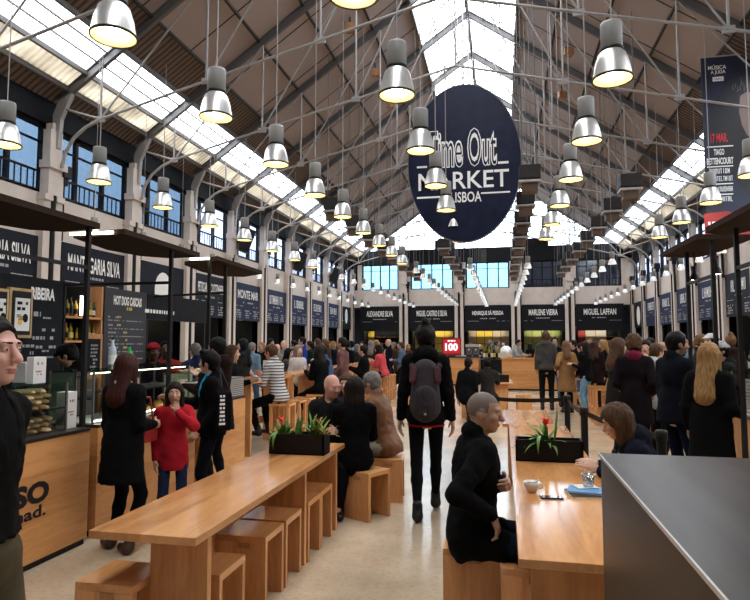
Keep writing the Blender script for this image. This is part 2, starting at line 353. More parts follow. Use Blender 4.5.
# ---- pilasters
def pilaster(face, o, label):
    o = FR[face](o, 0, 0, .004); F = FR[face]; t = thing('pilaster', label, 'pilaster', o, 0, 'double pilasters of the hall walls'); 
    def q(mb, u0, w0, u1, w1, d0, d1): mb.add([F(o, u, ww, d) for d in (d0, d1) for u, ww in ((u0, w0), (u1, w0), (u1, w1), (u0, w1))], [(0, 1, 2, 3), (7, 6, 5, 4), (0, 4, 5, 1), (1, 5, 6, 2), (2, 6, 7, 3), (3, 7, 4, 0)])
    for u in (-.2, .13):
        mb = MB(); q(mb, u-.09, .3, u+.09, 4.5, 0, .16); q(mb, u-.115, 0, u+.115, .3, 0, .19); q(mb, u-.11, 4.5, u+.11, 4.62, 0, .2)
        mb.build('shaft', M_cream, t)
    mb = MB(); q(mb, -.24, 4.62, .17, 5.15, 0, .2); q(mb, -.28, 5.15, .21, 5.3, 0, .26); q(mb, -.2, 5.3, .13, 5.95, 0, .18); q(mb, -.13, 5.95, .06, 6.1, 0, .16)
    mb.build('capital', M_cream, t)
    mb = MB(); mb.tube(F(o, -.035, 0, .14), F(o, -.035, 4.7, .14), .06); q(mb, .13, 5.05, .36, 5.3, .02, .25); q(mb, .18, 4.9, .31, 5.05, .05, .2); mb.tube(F(o, .245, 3.75, .12), F(o, .245, 5.0, .12), .045)
    mb.build('downpipe', M_black, t)
for k in range(0, 12): pilaster('L', (XL, COLY[k], 0), '%s cream double pilaster with black downpipe on the left wall' % ORD[k])
for k in range(4, 12): pilaster('R', (XR, COLY[k], 0), '%s cream double pilaster with black downpipe on the right wall' % ORD[k-4])
for i, x in enumerate(BX[1:5]): pilaster('B', (x, YB, 0), 'cream double pilaster with black downpipe, %s from the left on the back wall' % ['first', 'second', 'third', 'fourth'][i])
# ---- roof trusses: rafters, cambered tie, rods and braces
def truss():
    t = thing('roof_truss', '', 'truss', (0, 0, 0))
    rf = MB(); ti = MB()
    H = [(0, 0), (1.15, 6.14), (3.45, 6.72), (5.75, 7.28), (HALF, 7.85)]
    zr = lambda d: EAVE+SL*d-.2
    for s in (-1, 1):
        P = lambda d, z: (CX+s*(HALF-d), 0, z)
        rf.beam(P(.15, zr(.15)), P(HALF, zr(HALF)), .09, .03, up=(0, 0, 1)); rf.beam(P(.15, zr(.15)+.2), P(HALF, zr(HALF)+.2), .09, .03)
        rf.beam(P(.15, zr(.15)+.1), P(HALF, zr(HALF)+.1), .03, .2)
        ti.path([P(d, z) for d, z in H[1:]], .028)
        ti.path([P(.3, 5.2), P(.36, 5.5), P(.55, 5.8), P(.82, 6.0), P(1.15, 6.14)], .035)
        for d, z in H[1:4]: MB().tube(P(d, z), P(d, zr(d)), .024).build('rod', M_iron, t)
        for (d, z), d2 in zip(H[1:4], (3.45, 5.75, HALF)): MB().tube(P(d, z), P(d2, zr(d2)), .02).build('brace', M_iron, t)
        MB().tube(P(.25, zr(.2)-.1), P(1.15, 6.14), .024).build('brace', M_iron, t)
        MB().prism([(0.08, 5.6), (.22, 5.6), (.26, 6.2), (.5, 6.72), (.2, 6.6), (.08, 6.3)], lambda a, b, d: (CX+s*(HALF-a), d, b), -.05, .05).build('bracket', M_iron, t)
        for d, z in H[1:4]: ti.cbox(P(d, z), (.2, .03, .12))
    MB().tube((CX, 0, 7.85), (CX, 0, zr(HALF)), .024).build('rod', M_iron, t)
    rf.build('rafter', M_irond, t); ti.build('tie', M_iron, t); 
    return t
tr0 = truss()
for k in range(0, 11):
    t = tr0 if k == 0 else copy_tree(tr0)
    t.location = (0, COLY[k]+(.05 if k == 4 else 0), 0); tag(t, 'grey steel roof truss spanning the hall, %s from the camera' % ORD[k].replace('nearest', 'first'), 'truss', 'steel roof trusses')
# ================================================================== LAMPS
def big_lamp(name, cab):
    t = thing(name, '', 'lamp')
    MB().lathe([(.03, .66), (.115, .66), (.12, .63), (.12, .36), (.1, .35), (.03, .33)], n=16).build('housing', M_lampgrey, t)
    MB().lathe([(.112, .335), (.15, .29), (.185, .18), (.208, .05), (.215, .01)], n=24).build('bell', M_alu, t); bell = KIDS[t.name][-1]
    MB().lathe([(.105, .31), (.14, .27), (.175, .16), (.2, .03), (.207, .008)], n=24).build('reflector', M_gold, bell)
    MB().lathe([(.213, .0), (.222, .0), (.222, .025), (.213, .03), (.205, .012), (.213, 0)], n=24).build('rim', M_black, bell)
    MB().lathe([(.1, .33), (.126, .33), (.126, .362), (.1, .362)], n=20).build('joint_ring', M_black, bell)
    MB().lathe([(0, .08), (.05, .085), (.085, .11), (.095, .15), (.07, .22), (.03, .27)], n=16).build('bulb', M_bulb, t)
    MB().tube((0, 0, .66), (0, 0, cab), .009, 5).build('cable', M_iron, t)
    return t
ROWS = [(-7.25, 'in the row nearest the left wall'), (-3.65, 'in the second row from the left wall'), (-1.2, 'in the middle row below the ridge'), (1.25, 'in the row right of the round sign'), (4.35, 'in the row nearest the right wall')]
for x, where in ROWS:
    p = big_lamp('pendant_lamp', roofz(x)-4.6)
    ks = [k for k in range(9) if not (k > 6 and x in (-1.2, 1.25)) and not (k > 6 and x == 4.35)]
    for i, k in enumerate(ks):
        o = p if i == 0 else copy_tree(p)
        o.location = (x, 4.97+2.13*k+{-7.25: .36, 4.35: .25, -1.2: -.2, 1.25: -.13}.get(x, 0), 4.6); tag(o, 'large bell lamp, %s from the camera %s' % (ORD[k].replace('nearest', 'first'), where), 'lamp', 'large bell pendant lamps')
def small_lamp(cab):
    t = thing('small_pendant_lamp', '', 'lamp')
    MB().lathe([(.0, .33), (.062, .33), (.065, .31), (.065, .15), (.0, .14)], n=10).build('housing', M_lampgrey, t)
    MB().lathe([(.05, .15), (.075, .11), (.1, .03), (.107, 0)], n=14).build('bell', M_alu, t)
    MB().lathe([(0, .03), (.05, .035), (.062, .06), (.04, .12), (0, .13)], n=10).build('bulb', M_bulbs, t)
    MB().tube((0, 0, .33), (0, 0, cab), .005, 4).build('cable', M_iron, t)
    return t
SROWS = [(-7.55, 9.9, 'left wall row'), (-5.0, 18.4, 'second row from the left'), (-2.45, 17.3, 'third row from the left'), (-.87, 16.9, 'middle row'), (.7, 16.9, 'third row from the right'), (2.82, 16.5, 'second row from the right'), (4.9, 14.9, 'right wall row')]
for x, y0, where in SROWS:
    p = small_lamp(roofz(x)-3.7); y = y0; i = 0
    while y < 34.6:
        o = p if i == 0 else copy_tree(p); o.location = (x, y, 3.7); i += 1; y += 1.58
        tag(o, 'small low pendant spot lamp, %s from the camera in the %s' % (ORD[i-1].replace('nearest', 'first'), where), 'lamp', 'small low pendant lamps')
# dark box heaters hung in rows, each on a pair of drop tubes
def box_unit(cab):
    t = thing('hanging_heater', '', 'heater')
    MB().box(-.23, -.2, .16, .23, .2, .46).build('case', mat('dark brown steel', (.028, .024, .022), .6, spec=.2), t, bevel=.01)
    MB().box(-.24, -.21, .07, .24, .21, .125).build('collar', M_iron, t, bevel=.01)
    MB().box(-.17, -.15, -.12, .17, .15, .05).build('grille', mat('brown grille', (.09, .05, .028), .7), t)
    MB().box(-.2, -.17, .13, .2, .17, .16).build('spacer', M_black, t)
    for s in (-.15, .15): MB().tube((s, 0, .46), (s, 0, cab), .012, 6).build('drop_tube', M_irond, t)
    return t
for x, y0, n, where in ((-4.4, 15.3, 8, 'left'), (-2.1, 22.3, 5, 'centre left'), (.62, 13.345, 9, 'centre right'), (2.91, 14.525, 8, 'right')):
    p = box_unit(roofz(x)-5.05)
    for i in range(n):
        o = p if i == 0 else copy_tree(p); o.location = (x, y0+(2.37 if x > 0 else 2.3)*i, 5.05)
        tag(o, 'dark box heater hanging from the roof, %s from the camera in the %s row' % (ORD[i].replace('nearest', 'first'), where), 'heater', 'dark box heaters hung from the roof')
for i, (px, py) in enumerate(((350, 28), (375, 73), (391, 105), (568, 52), (562, 95))):
    r = ray(px, py); s = 1; k = (r[0]/r[2])
    # where the sight line meets the roof slope, stepped 0.35 m inside it
    sg = -1 if r[0]/r[2] < CX/10 else 1
    t = .001
    while EYE+r[2]*t < roofz(r[0]*t)-.35: t += .0001
    c = (r[0]*t, r[1]*t, EYE+r[2]*t)
    o = thing('small_ceiling_speaker', 'small brown box speaker under the %s roof slope, %s from the camera' % ('left' if i < 3 else 'right', ['first', 'second', 'third', 'first', 'second'][i]), 'speaker', c, .3, 'small box speakers under the roof')
    MB().cbox((0, 0, 0), (.26, .2, .22)).build('case', M_woodd, o, local=True); MB().tube((0, 0, .1), (0, .05, .34), .02).build('bracket', M_black, o, local=True)
# black loudspeakers clamped to left pilasters
for i, (k, dz) in enumerate(((5, 0), (7, 0), (9, 0))):
    o = thing('gallery_loudspeaker', 'black loudspeaker tilted on the left gallery rail, %s from the camera' % ['first', 'second', 'third'][i], 'speaker', (XL+.45, COLY[k]+.75-.4, 4.75), .5, 'black loudspeakers on the left gallery')
    R = Matrix.Rotation(.35, 3, 'Y')
    MB().cbox((0, 0, .4), (.4, .42, .8), M=R).build('cabinet', M_black, o, local=True, bevel=.02)
    MB().beam((-.05, 0, .4), (-.42, 0, .4), .06, .06).build('bracket', M_black, o, local=True)
# ================================================================== SIGNS
def oval():
    c = (-.92, 15.3, 6.27); a, b = 1.43, 2.05; n = 72
    t = thing('hanging_round_sign', 'large dark navy round market sign with white lettering hung below the ridge', 'sign', c)
    P = [(a*math.cos(2*PI*i/n), b*math.sin(2*PI*i/n)) for i in range(n)]
    m = MB(); m.prism(P, lambda u, w, d: (c[0]+u, c[1]+d, c[2]+w), -.05, .05)
    M = mat('navy perforated sign face', (.01, .013, .04), .4, noise=.5, nscale=3, spec=.15); dk = m.build('disc', M, t)
    e = MB(); ne = 72
    for i in range(ne):
        a0, a1 = 2*PI*i/ne, 2*PI*(i+1)/ne
        q = lambda an, r, d: (c[0]+(a+r)*math.cos(an), c[1]+d, c[2]+(b+r)*math.sin(an))
        e.add([q(a0, 0, -.055), q(a1, 0, -.055), q(a1, .02, -.055), q(a0, .02, -.055), q(a0, 0, .055), q(a1, 0, .055), q(a1, .02, .055), q(a0, .02, .055)], [(0, 1, 2, 3), (4, 7, 6, 5), (2, 6, 7, 3), (1, 0, 4, 5)])
    e.build('edge_trim', M_irond, dk)
    px = lambda x, y: (lambda q: (q[0], 15.3, q[2]))(on_y(x, y, 15.25))
    o = px(461.5, 148); o = (o[0], c[1]-.05, o[2])
    m = MB(); put_text(m, 'Time Out', o, 'B', 1.02, 1.78, bold=.05, d=.006); m.build('lettering', M_white, dk, label='white outline of the lettering')
    m = MB(); put_text(m, 'Time Out', o, 'B', .97, 1.74, bold=-.008, d=.012); m.build('lettering', M, dk, label='navy filling of the lettering')
    m = MB(); o = px(463, 180); o = (o[0], c[1]-.05, o[2]); put_text(m, 'MARKET', o, 'B', .45, 2.3, bold=.01, d=.008)
    o = px(466, 197); o = (o[0], c[1]-.05, o[2]); put_text(m, 'LISBOA', o, 'B', .27, .78, bold=.015, d=.008)
    for x0, y0, x1, y1 in ((417, 166, 427, 168.5), (498, 161, 508.5, 164), (417, 196, 441, 199), (481, 191, 510, 194)):
        p, q = px(x0, y1), px(x1, y0); m.quad((p[0], c[1]-.058, p[2]), (q[0], c[1]-.058, p[2]), (q[0], c[1]-.058, q[2]), (p[0], c[1]-.058, q[2]))
    m.build('lettering', M_white, dk)
    m = MB()
    for s in (-.8, .8):
        zt_ = c[2]+b*math.sqrt(1-(s/a)**2); m.tube((c[0]+s, c[1], zt_), (c[0]+s, c[1], roofz(c[0]+s)), .012, 6)
    m.build('hanging_rod', M_iron, t)
oval()
def stall_sign(face, o, w, h, name, label, m=M_slate, lh=.34, lw=None, n=None, menu=True, seed=0, logo=None):
    """board hung over a stall: title, a rule with small print, and menu lines"""
    F = FR[face]; t = thing('stall_sign', label, 'sign', o); R = random.Random(seed); c = (o[0], o[1], o[2])
    mb = MB(); mb.add([F(c, u, ww, d) for d in (0, .06) for u, ww in ((-w/2, -h/2), (w/2, -h/2), (w/2, h/2), (-w/2, h/2))], [(0, 1, 2, 3), (7, 6, 5, 4), (0, 4, 5, 1), (1, 5, 6, 2), (2, 6, 7, 3), (3, 7, 4, 0)])
    bd = mb.build('board', m, t)
    L = MB(); tw = lw or w*.62; oz = F(c, 0, h*.2, .06)
    if name: put_text(L, name, oz, face, lh, tw, bold=.02, d=.008)
    elif n: put_letters(L, n, oz, face, tw, lh, R, d=.008)
    if logo == 'round':
        k = 28; P = [F(F(c, 0, -.02, .06), .4*math.cos(2*PI*i/k), .46*math.sin(2*PI*i/k)+(-.1 if math.sin(2*PI*i/k) < 0 else 0), .008) for i in range(k)]; L.add(P, [tuple(range(k))])
    if logo == 'oval':
        k = 24; P = [F(F(c, 0, .1, .06), .3*math.cos(2*PI*i/k), .42*math.sin(2*PI*i/k), .008) for i in range(k)]; L.add(P, [tuple(range(k))])
    L.build('lettering', M_white, bd)
    S = MB()
    if logo == 'round': S.quad(*[F(F(c, 0, 0, .06), u, v, .014) for u, v in ((-.12, -.5), (.16, -.5), (.18, -.16), (-.05, -.1))]); S.quad(*[F(F(c, 0, 0, .06), u, v, .014) for u, v in ((-.1, .02), (.2, .0), (.2, .04), (-.1, .06))])
    else:
        put_bars(S, F(c, 0, -h*.02, .06), face, tw*.5, .055, d=.008, rnd=R)
        put_bars(S, F(c, -w*.32, -h*.12, .06), face, w*.25, .02, d=.008, rnd=R, word=(6, 9)); put_bars(S, F(c, w*.32, -h*.12, .06), face, w*.25, .02, d=.008, rnd=R, word=(6, 9))
    if menu:
        for u in (-w*.32, 0, w*.32): put_bars(S, F(c, u, -h*.24, .06), face, w*.24, .045, rows=4, gap=1.75, d=.008, rnd=R)
    S.build('small_print', M_white if logo == 'round' else M_grey, bd)
names = {1: ('MANTEIGARIA SILVA', None), 2: ('MANTEIGARIA SILVA', None), 4: ('PETISCARIA DO COZINHEIRO', None), 5: ('MONTE MAR', None)}
for k in range(0, 11):
    y = COLY[k]+1.4; w = 2.1 if k < 4 else 2.2
    m = M_slate if k < 5 else M_navy
    pos = ORD[k].replace('nearest', 'first')
    if k == 3: stall_sign('L', (XL+.02, y, 3.1), w, 1.3, '', 'dark stall board with white round head logo on the left wall', m, logo='round', menu=False, seed=k)
    elif k == 10: stall_sign('L', (XL+.02, y, 3.1), w, 1.3, '', 'dark stall board with pale oval logo in the far left corner', M_slate, logo='oval', menu=False, seed=k)
    elif k in names:
        nm = names[k][0]; stall_sign('L', (XL+.02, y, 3.1), w, 1.3, nm, 'dark stall board lettered in white on the left wall, %s from the camera' % pos, m, lh=.36 if k < 3 else .3, lw=1.75, seed=k)
    else: stall_sign('L', (XL+.02, y, 3.1), w, 1.3, '', 'navy stall board with pale unreadable lettering on the left wall, %s from the camera' % pos if k > 4 else 'dark stall board near the camera on the left wall behind the canopy', m, n=8, lh=.34, lw=1.3 if k > 6 else 1.5, seed=k)
for k in range(4, 11):
    y = COLY[k]+1.4; pos = ORD[k-4].replace('nearest', 'first')
    if k == 10: stall_sign('R', (XR-.02, y, 3.15), 2.1, 1.35, '', 'dark stall board with white emblem in the far right corner', M_slate, logo='round', menu=False, seed=k+30)
    else: stall_sign('R', (XR-.02, y, 3.15), 2.2, 1.35, '', 'navy stall board with pale unreadable lettering on the right wall, %s from the camera' % pos, M_slate if k < 6 else M_navy, n=7, lh=.36, lw=1.2, menu=k < 9, seed=k+30)
for i, nm in enumerate(('ALEXANDRE SILVA', 'MIGUEL CASTRO E SILVA', 'HENRIQUE SÁ PESSOA', 'MARLENE VIEIRA', 'MIGUEL LAFFAN')):
    x = (BX[i]+BX[i+1])/2; w = BX[i+1]-BX[i]-.62
    stall_sign('B', (x, YB-.02, 3.1), w, 1.5, nm, 'black chef stall board with white name on the back wall, %s from the left' % ['first', 'second', 'third', 'fourth', 'fifth'][i], M_dark, lh=.34, lw=w*.68, menu=False, seed=70+i)
# banner
def banner():
    Yb = 14.1; p0 = on_y(701, 58, Yb); p1 = on_y(704, 237, Yb); x0, x1 = p0[0]-.01, p0[0]+1.35; z0, z1 = p1[2], p0[2]
    t = thing('hanging_banner', 'tall navy and red concert banner hanging at the right edge', 'banner', ((x0+x1)/2, Yb, z0))
    m = MB(); m.box(x0, Yb-.01, z0, x1, Yb+.01, z1); ck = m.build('cloth', mat('navy banner cloth', (.016, .02, .05), .6, noise=.3, nscale=1.5), t)
    px = lambda x, y, d: (lambda q: (q[0], Yb-d, q[2]))(on_y(x, y, Yb-d))
    m = MB(); m.add([px(*q, .013) for q in ((705, 237.5), (752, 237.5), (752, 202), (735, 213), (727, 211), (704, 214))], [(0, 1, 2, 3, 4, 5)]); m.build('print', mat('red banner print', (.3, .02, .03), .6), ck, label='red print at the foot')
    m = MB()
    hair = [(722, 88), (727, 78), (736, 75), (746, 70), (752, 70), (752, 200), (744, 190), (735, 178), (727, 165), (716, 150), (711, 130), (711, 105)]
    m.add([px(*q, .013) for q in hair], [tuple(range(len(hair)))]); m.build('print', mat('dark figure print', (.012, .012, .018), .6), ck, label='dark haired figure print')
    m = MB()
    face = [(740, 96), (746, 92), (752, 92), (752, 138), (747, 135), (742, 125), (739, 112)]
    m.add([px(*q, .016) for q in face], [tuple(range(len(face)))])
    R = random.Random(3)
    for i in range(9):
        x = 733+i*2.2; y = 92-R.random()*8; m.add([px(x, y, .016), px(x+.7, y, .016), px(x+R.uniform(-3, 1), y-R.uniform(5, 11), .016)], [(0, 1, 2)])
    m.build('print', mat('pale face print', (.22, .15, .14), .6), ck, label='pale face and spiky hair print')
    def at(mb, s, x, y, h, w, b=.02):
        o = px(x, y, .012); sc_ = 13.7/600; put_text(mb, s, o, 'B', h*sc_, w*sc_, bold=b, d=.004)
    m = MB(); at(m, 'MÚSICA', 717, 67, 5, 16); at(m, 'A JUDA', 718, 72.5, 4.5, 13); at(m, 'TIAGO', 719, 152, 6, 9); at(m, 'BETTENCOURT', 720, 161, 6.5, 23, .03)
    o = px(718, 79, .012); put_bars(m, o, 'B', .22, .1, d=.004, word=(9, 9))
    for y in (146.5, 166.5, 184, 194.5): o = px(720, y, .012); put_bars(m, o, 'B', .52, .025, d=.004, word=(40, 40), dens=1)
    for y, n in ((171, 8), (178.5, 10), (189, 9), (199, 8)): o = px(720+(3 if y > 175 else 0), y, .012); put_letters(m, n, o, 'B', .4, .11, random.Random(int(y)), d=.004)
    o = px(722, 223, .012); put_bars(m, o, 'B', .55, .07, rows=2, d=.006)
    m.build('lettering', M_white, ck)
    m = MB(); at(m, 'CAIXA', 718, 79, 2.6, 8); m.build('lettering', M_dark, ck, label='dark lettering on white box')
    m = MB(); at(m, '17 MAR.', 719, 138, 9, 15, .03); m.build('lettering', mat('red lettering', (.6, .03, .04), .6), ck, label='red date lettering')
    m = MB(); m.tube((x0-.02, Yb, z1), (x1, Yb, z1), .02)
    for x in (x0+.1, x0+.7): m.tube((x, Yb, z1), (x, Yb, roofz(x)), .008, 5)
    m.build('hanging_bar', M_iron, t)
banner()
# ================================================================== WALL STALLS BELOW THE SIGNS
M_lit = {'g': mat('green lit panel', (.45, .55, .2), .7), 'y': mat('yellow tiles', (.75, .6, .08), .5), 'c': mat('cream tiles', (.62, .55, .42), .6), 'w': mat('white tiles', (.6, .58, .55), .5), 'r': mat('red panel', (.4, .05, .05), .6), 'k': M_dark, 'o': mat('warm lit wood panel', (.55, .27, .1), .6)}  # the orange panel holds the stalls' warm light in its colour
def stall(face, o, w, cols, label, seed):
    F = FR[face]; t = thing('stall_kitchen', label, 'stall', o); R = random.Random(seed)
    def q(mb, u0, w0, u1, w1, d0, d1, mi=0): mb.add([F(o, u, ww, d) for d in (d0, d1) for u, ww in ((u0, w0), (u1, w0), (u1, w1), (u0, w1))], [(0, 1, 2, 3), (7, 6, 5, 4), (0, 4, 5, 1), (1, 5, 6, 2), (2, 6, 7, 3), (3, 7, 4, 0)], mi)
    h = w/2
    mb = MB(); q(mb, -h, 0, h, 1.08, -.15, .35); mb.build('counter', M_woodh if seed % 3 else M_dark, t); mb = MB(); q(mb, -h-.02, 1.08, h+.02, 1.12, -.2, .4); mb.build('counter_top', M_steeld, t)
    n = len(cols)
    for i, cc in enumerate(cols):
        mb = MB(); q(mb, -h+i*w/n, .9, -h+(i+1)*w/n-.03, 2.6, -1.2, -1.15); mb.build('back_panel', M_lit[cc], t)
    for z in (1.6, 2.0):
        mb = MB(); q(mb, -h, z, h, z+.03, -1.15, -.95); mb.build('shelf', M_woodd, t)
    for s in (-1, 1): mb = MB(); q(mb, s*h-.03, 0, s*h+.03, 2.5, -1.2, 0); mb.build('side_panel', M_dark, t)
    mb = MB(); q(mb, -h*.8, 2.38, h*.8, 2.42, -.9, -.8); mb.build('strip_lamp', M_led, t)
    # jars along the shelves
    return t
lc = ['kk', 'kkk', 'kck', 'kgc', 'kok', 'kg', 'kwk', 'kwo', 'ky', 'kk', 'gk']
for k in range(0, 11): stall('L', (XL-.2, COLY[k]+1.38, 0), 2.05, lc[k], 'stall kitchen opening under the sign on the left wall, %s from the camera' % ORD[k].replace('nearest', 'first'), k)
rc = {4: 'ok', 5: 'oc', 6: 'oco', 7: 'oow', 8: 'wo', 9: 'ko', 10: 'kg'}
for k in rc: stall('R', (XR+.2, COLY[k]+1.38, 0), 2.05, rc[k], 'stall kitchen opening under the sign on the right wall, %s from the camera' % ORD[k-4].replace('nearest', 'first'), k+1)
for i, cc in enumerate(('ykkkk', 'ykyy', 'cyycc', 'gggg', 'rwwk')):
    stall('B', ((BX[i]+BX[i+1])/2, YB+.4, 0), BX[i+1]-BX[i]-.8, cc, 'stall kitchen opening on the back wall, %s from the left' % ['first', 'second', 'third', 'fourth', 'fifth'][i], i+4)
# ================================================================== TABLES, STOOLS, PLANTERS
def long_table(name, label, x0, x1, y0, y1, panels, z=.74, th=.04, inset=(.2, .05), group=None, m=None):
    t = thing(name, label, 'table', ((x0+x1)/2, (y0+y1)/2, 0), group=group)
    MB().box(x0, y0, z-th, x1, y1, z).build('tabletop', m or M_table, t, bevel=.004)
    for y in panels: MB().box(x0+inset[0], y, 0, x1-inset[1], y+.045, z-th).build('panel_leg', M_wood, t, bevel=.003)
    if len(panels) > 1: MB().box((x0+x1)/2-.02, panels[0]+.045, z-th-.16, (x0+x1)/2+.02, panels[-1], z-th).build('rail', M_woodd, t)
    return t
long_table('communal_table', 'long empty wooden table with black planter in the left foreground', -1.99, -1.42, 2.64, 5.36, (2.86, 4.38, 5.24))
long_table('communal_table', 'long glossy wooden table with cup and planter beside the seated man', .05, .66, 2.68, 7.0, (2.9, 4.9, 6.85), inset=(.06, .06))
long_table('communal_table', 'short wooden table end-on beyond the long right table', -.02, .56, 7.03, 8.5, (7.2, 8.3), inset=(.06, .06))
def box_stool():
    t = thing('box_stool', '', 'stool')
    MB().box(-.165, -.16, .404, .165, .16, .444).build('seat', M_table, t, local=True, bevel=.003)
    for s in (-1, 1): MB().box(-.165, s*.1425-.0175, 0, .165, s*.1425+.0175, .404).build('panel_leg', M_wood, t, local=True, bevel=.002)
    MB().box(-.02, -.163, .37, .06, -.155, .404).build('tenon', M_woodd, KIDS[t.name][0], local=True)
    return t
bs0 = box_stool(); nst = 0
PX0 = lambda px, y: on_y(px, 345, y)[0]
def put_stool(x, y, rz, label):
    global nst
    o = bs0 if nst == 0 else copy_tree(bs0); nst += 1; o.location = (x, y, 0); o.rotation_euler = (0, 0, rz); tag(o, label, 'stool', 'wooden box stools'); return o
put_stool(-1.975, 2.91, 0, 'wooden box stool sticking out at the near left corner of the left table')
for y, l in ((3.14, 'first'), (3.76, 'second'), (4.12, 'third'), (4.6, 'fourth'), (4.93, 'fifth')): put_stool(-1.625, y, 0, 'wooden box stool under the left table, %s from its near end' % l)
for y, l in ((3.72, 'first'), (4.62, 'second'), (4.98, 'third')): put_stool(-1.965, y, 0, 'wooden box stool on the left table\'s far side, %s from its near end' % l)
put_stool(-1.3, 5.72, -.5, 'wooden box stool under the woman in black with her back turned')
put_stool(-1.22, 6.4, .1, 'wooden box stool under the man in the brown leather jacket')
put_stool(-.2, 3.79, 0, 'wooden box stool under the shaven-headed man at the right table')
put_stool(.135, 3.55, 0, 'wooden box stool half under the right table in front of the seated man')
put_stool(1.03, 4.35, 0, 'wooden box stool under the woman bent over the right table')
put_stool(.45, 14.3, .1, 'wooden box stool right of the small table with the planter')
put_stool(-.75, 13.6, 0, 'wooden box stool left of the small table with the planter')
put_stool(PX0(331, 6.0), 6.0, .2, 'wooden box stool under the bald man in dark grey')
put_stool(PX0(349, 6.85), 6.85, 0, 'wooden box stool under the brown-haired woman beside the bald man')
put_stool(-2.62, 16.2, 0, 'wooden box stool in the aisle under the woman in coral')
long_table('small_table', 'small wooden table with planter in front of the coffee bar', -.42, .2, 14.2, 15.4, (14.35, 15.2), inset=(.1, .1))
def leaf(mb, base, az, length, width, rise, droop, mi=0):
    n = 6; vs = []; d = Vector((math.cos(az), math.sin(az), 0)); s = Vector((-d.y, d.x, 0)); p = Vector(base); a = rise
    for i in range(n+1):
        t = i/n; w = width*math.sin(PI*(.12+.88*t)**.8)*.5 if i < n else .0008
        vs += [p-s*w, p+Vector((0, 0, -w*.35)), p+s*w]
        p = p+(d*math.cos(a)+Vector((0, 0, math.sin(a))))*(length/n); a -= droop/n
    f = []
    for i in range(n): b = i*3; f += [(b, b+1, b+4, b+3), (b+1, b+2, b+5, b+4)]
    mb.add(vs, f, mi, True)
def planter(label, c, w, d, h, kind, seed):
    R = random.Random(seed); t = thing('planter', label, 'planter', c); x, y, z = c; b = .012
    m = MB(); m.box(x-w/2, y-d/2, z, x+w/2, y-d/2+b, z+h); m.box(x-w/2, y+d/2-b, z, x+w/2, y+d/2, z+h); m.box(x-w/2, y-d/2, z, x-w/2+b, y+d/2, z+h); m.box(x+w/2-b, y-d/2, z, x+w/2, y+d/2, z+h); m.box(x-w/2, y-d/2, z, x+w/2, y+d/2, z+.01)
    m.build('trough', M_planter, t); MB().box(x-w/2+b, y-d/2+b, z+.01, x+w/2-b, y+d/2-b, z+h-.03).build('soil', M_soil, t)
    zb = z+h-.04
    def clump(name, px, n, L, W, m_, rise=(.7, 1.4), droop=(.3, 1.6)):
        q = MB()
        for i in range(n): leaf(q, (px+R.uniform(-.02, .02), y+R.uniform(-.03, .03), zb), R.uniform(0, 2*PI), L*R.uniform(.6, 1), W, R.uniform(*rise), R.uniform(*droop))
        return q.build(name, m_, t)
    def flower(px, pz, m_, r=.03):
        q = MB()
        for i in range(9): leaf(q, (px, y-.02, zb+pz), i*.7+R.random(), r*2.2, r*.8, R.uniform(.3, 1.2), .6)
        q.tube((px, y-.02, zb), (px, y-.02, zb+pz), .005, 5); q.build('flower', m_, t)
    if kind == 'long':
        clump('leaf_clump', x-w*.42, 14, .17, .022, M_leafy); clump('leaf_clump', x-w*.28, 16, .2, .025, M_leaf); flower(x-w*.33, .13, M_red)
        q = MB(); leaf(q, (x-w*.3, y-d/2-.005, zb+.04), -PI/2, .26, .03, .6, 3.1); leaf(q, (x-w*.33, y-d/2-.005, zb+.04), -PI/2-.3, .2, .025, .5, 3.0); q.build('trailing_leaf', M_leaf, t)
        q = MB(); leaf(q, (x-w*.02, y, zb), 0, .2, .075, 1.35, -.2); leaf(q, (x-.01, y, zb), 2, .17, .06, 1.4, 0); q.build('broad_leaf', M_leaf, t)
        clump('leaf_clump', x+w*.24, 26, .24, .024, M_leaf, (.8, 1.5), (.1, 1.3)); clump('leaf_clump', x+w*.4, 16, .2, .03, M_leafy, (.6, 1.4), (.2, 1.5)); flower(x+w*.36, .14, mat('orange petal', (.5, .25, .03), .5), .026)
    elif kind == 'single':
        q = clump('leaf_clump', x-.02, 34, .25, .036, M_leaf, (.35, 1.4), (.6, 2.2)); flower(x-.02, .15, M_red, .036)
        q = MB(); leaf(q, (x-.06, y-d/2-.004, zb+.05), -PI/2-.2, .26, .03, .7, 3.0); leaf(q, (x+.04, y, zb), .6, .34, .03, 1.35, -.25); q.build('trailing_leaf', M_leaf, t)
    else:
        clump('leaf_clump', x, 12, .16, .02, M_leaf)
    return t
planter('black trough planter with agaves and red flower on the left table', (-1.665, 4.82, .74), .47, .18, .165, 'long', 4)
planter('black trough planter with red bromeliad flower on the right table', (.335, 4.93, .74), .5, .17, .165, 'single', 9)
planter('small black planter on the little table by the coffee bar', (-.1, 14.6, .74), .45, .17, .16, 'small', 5)
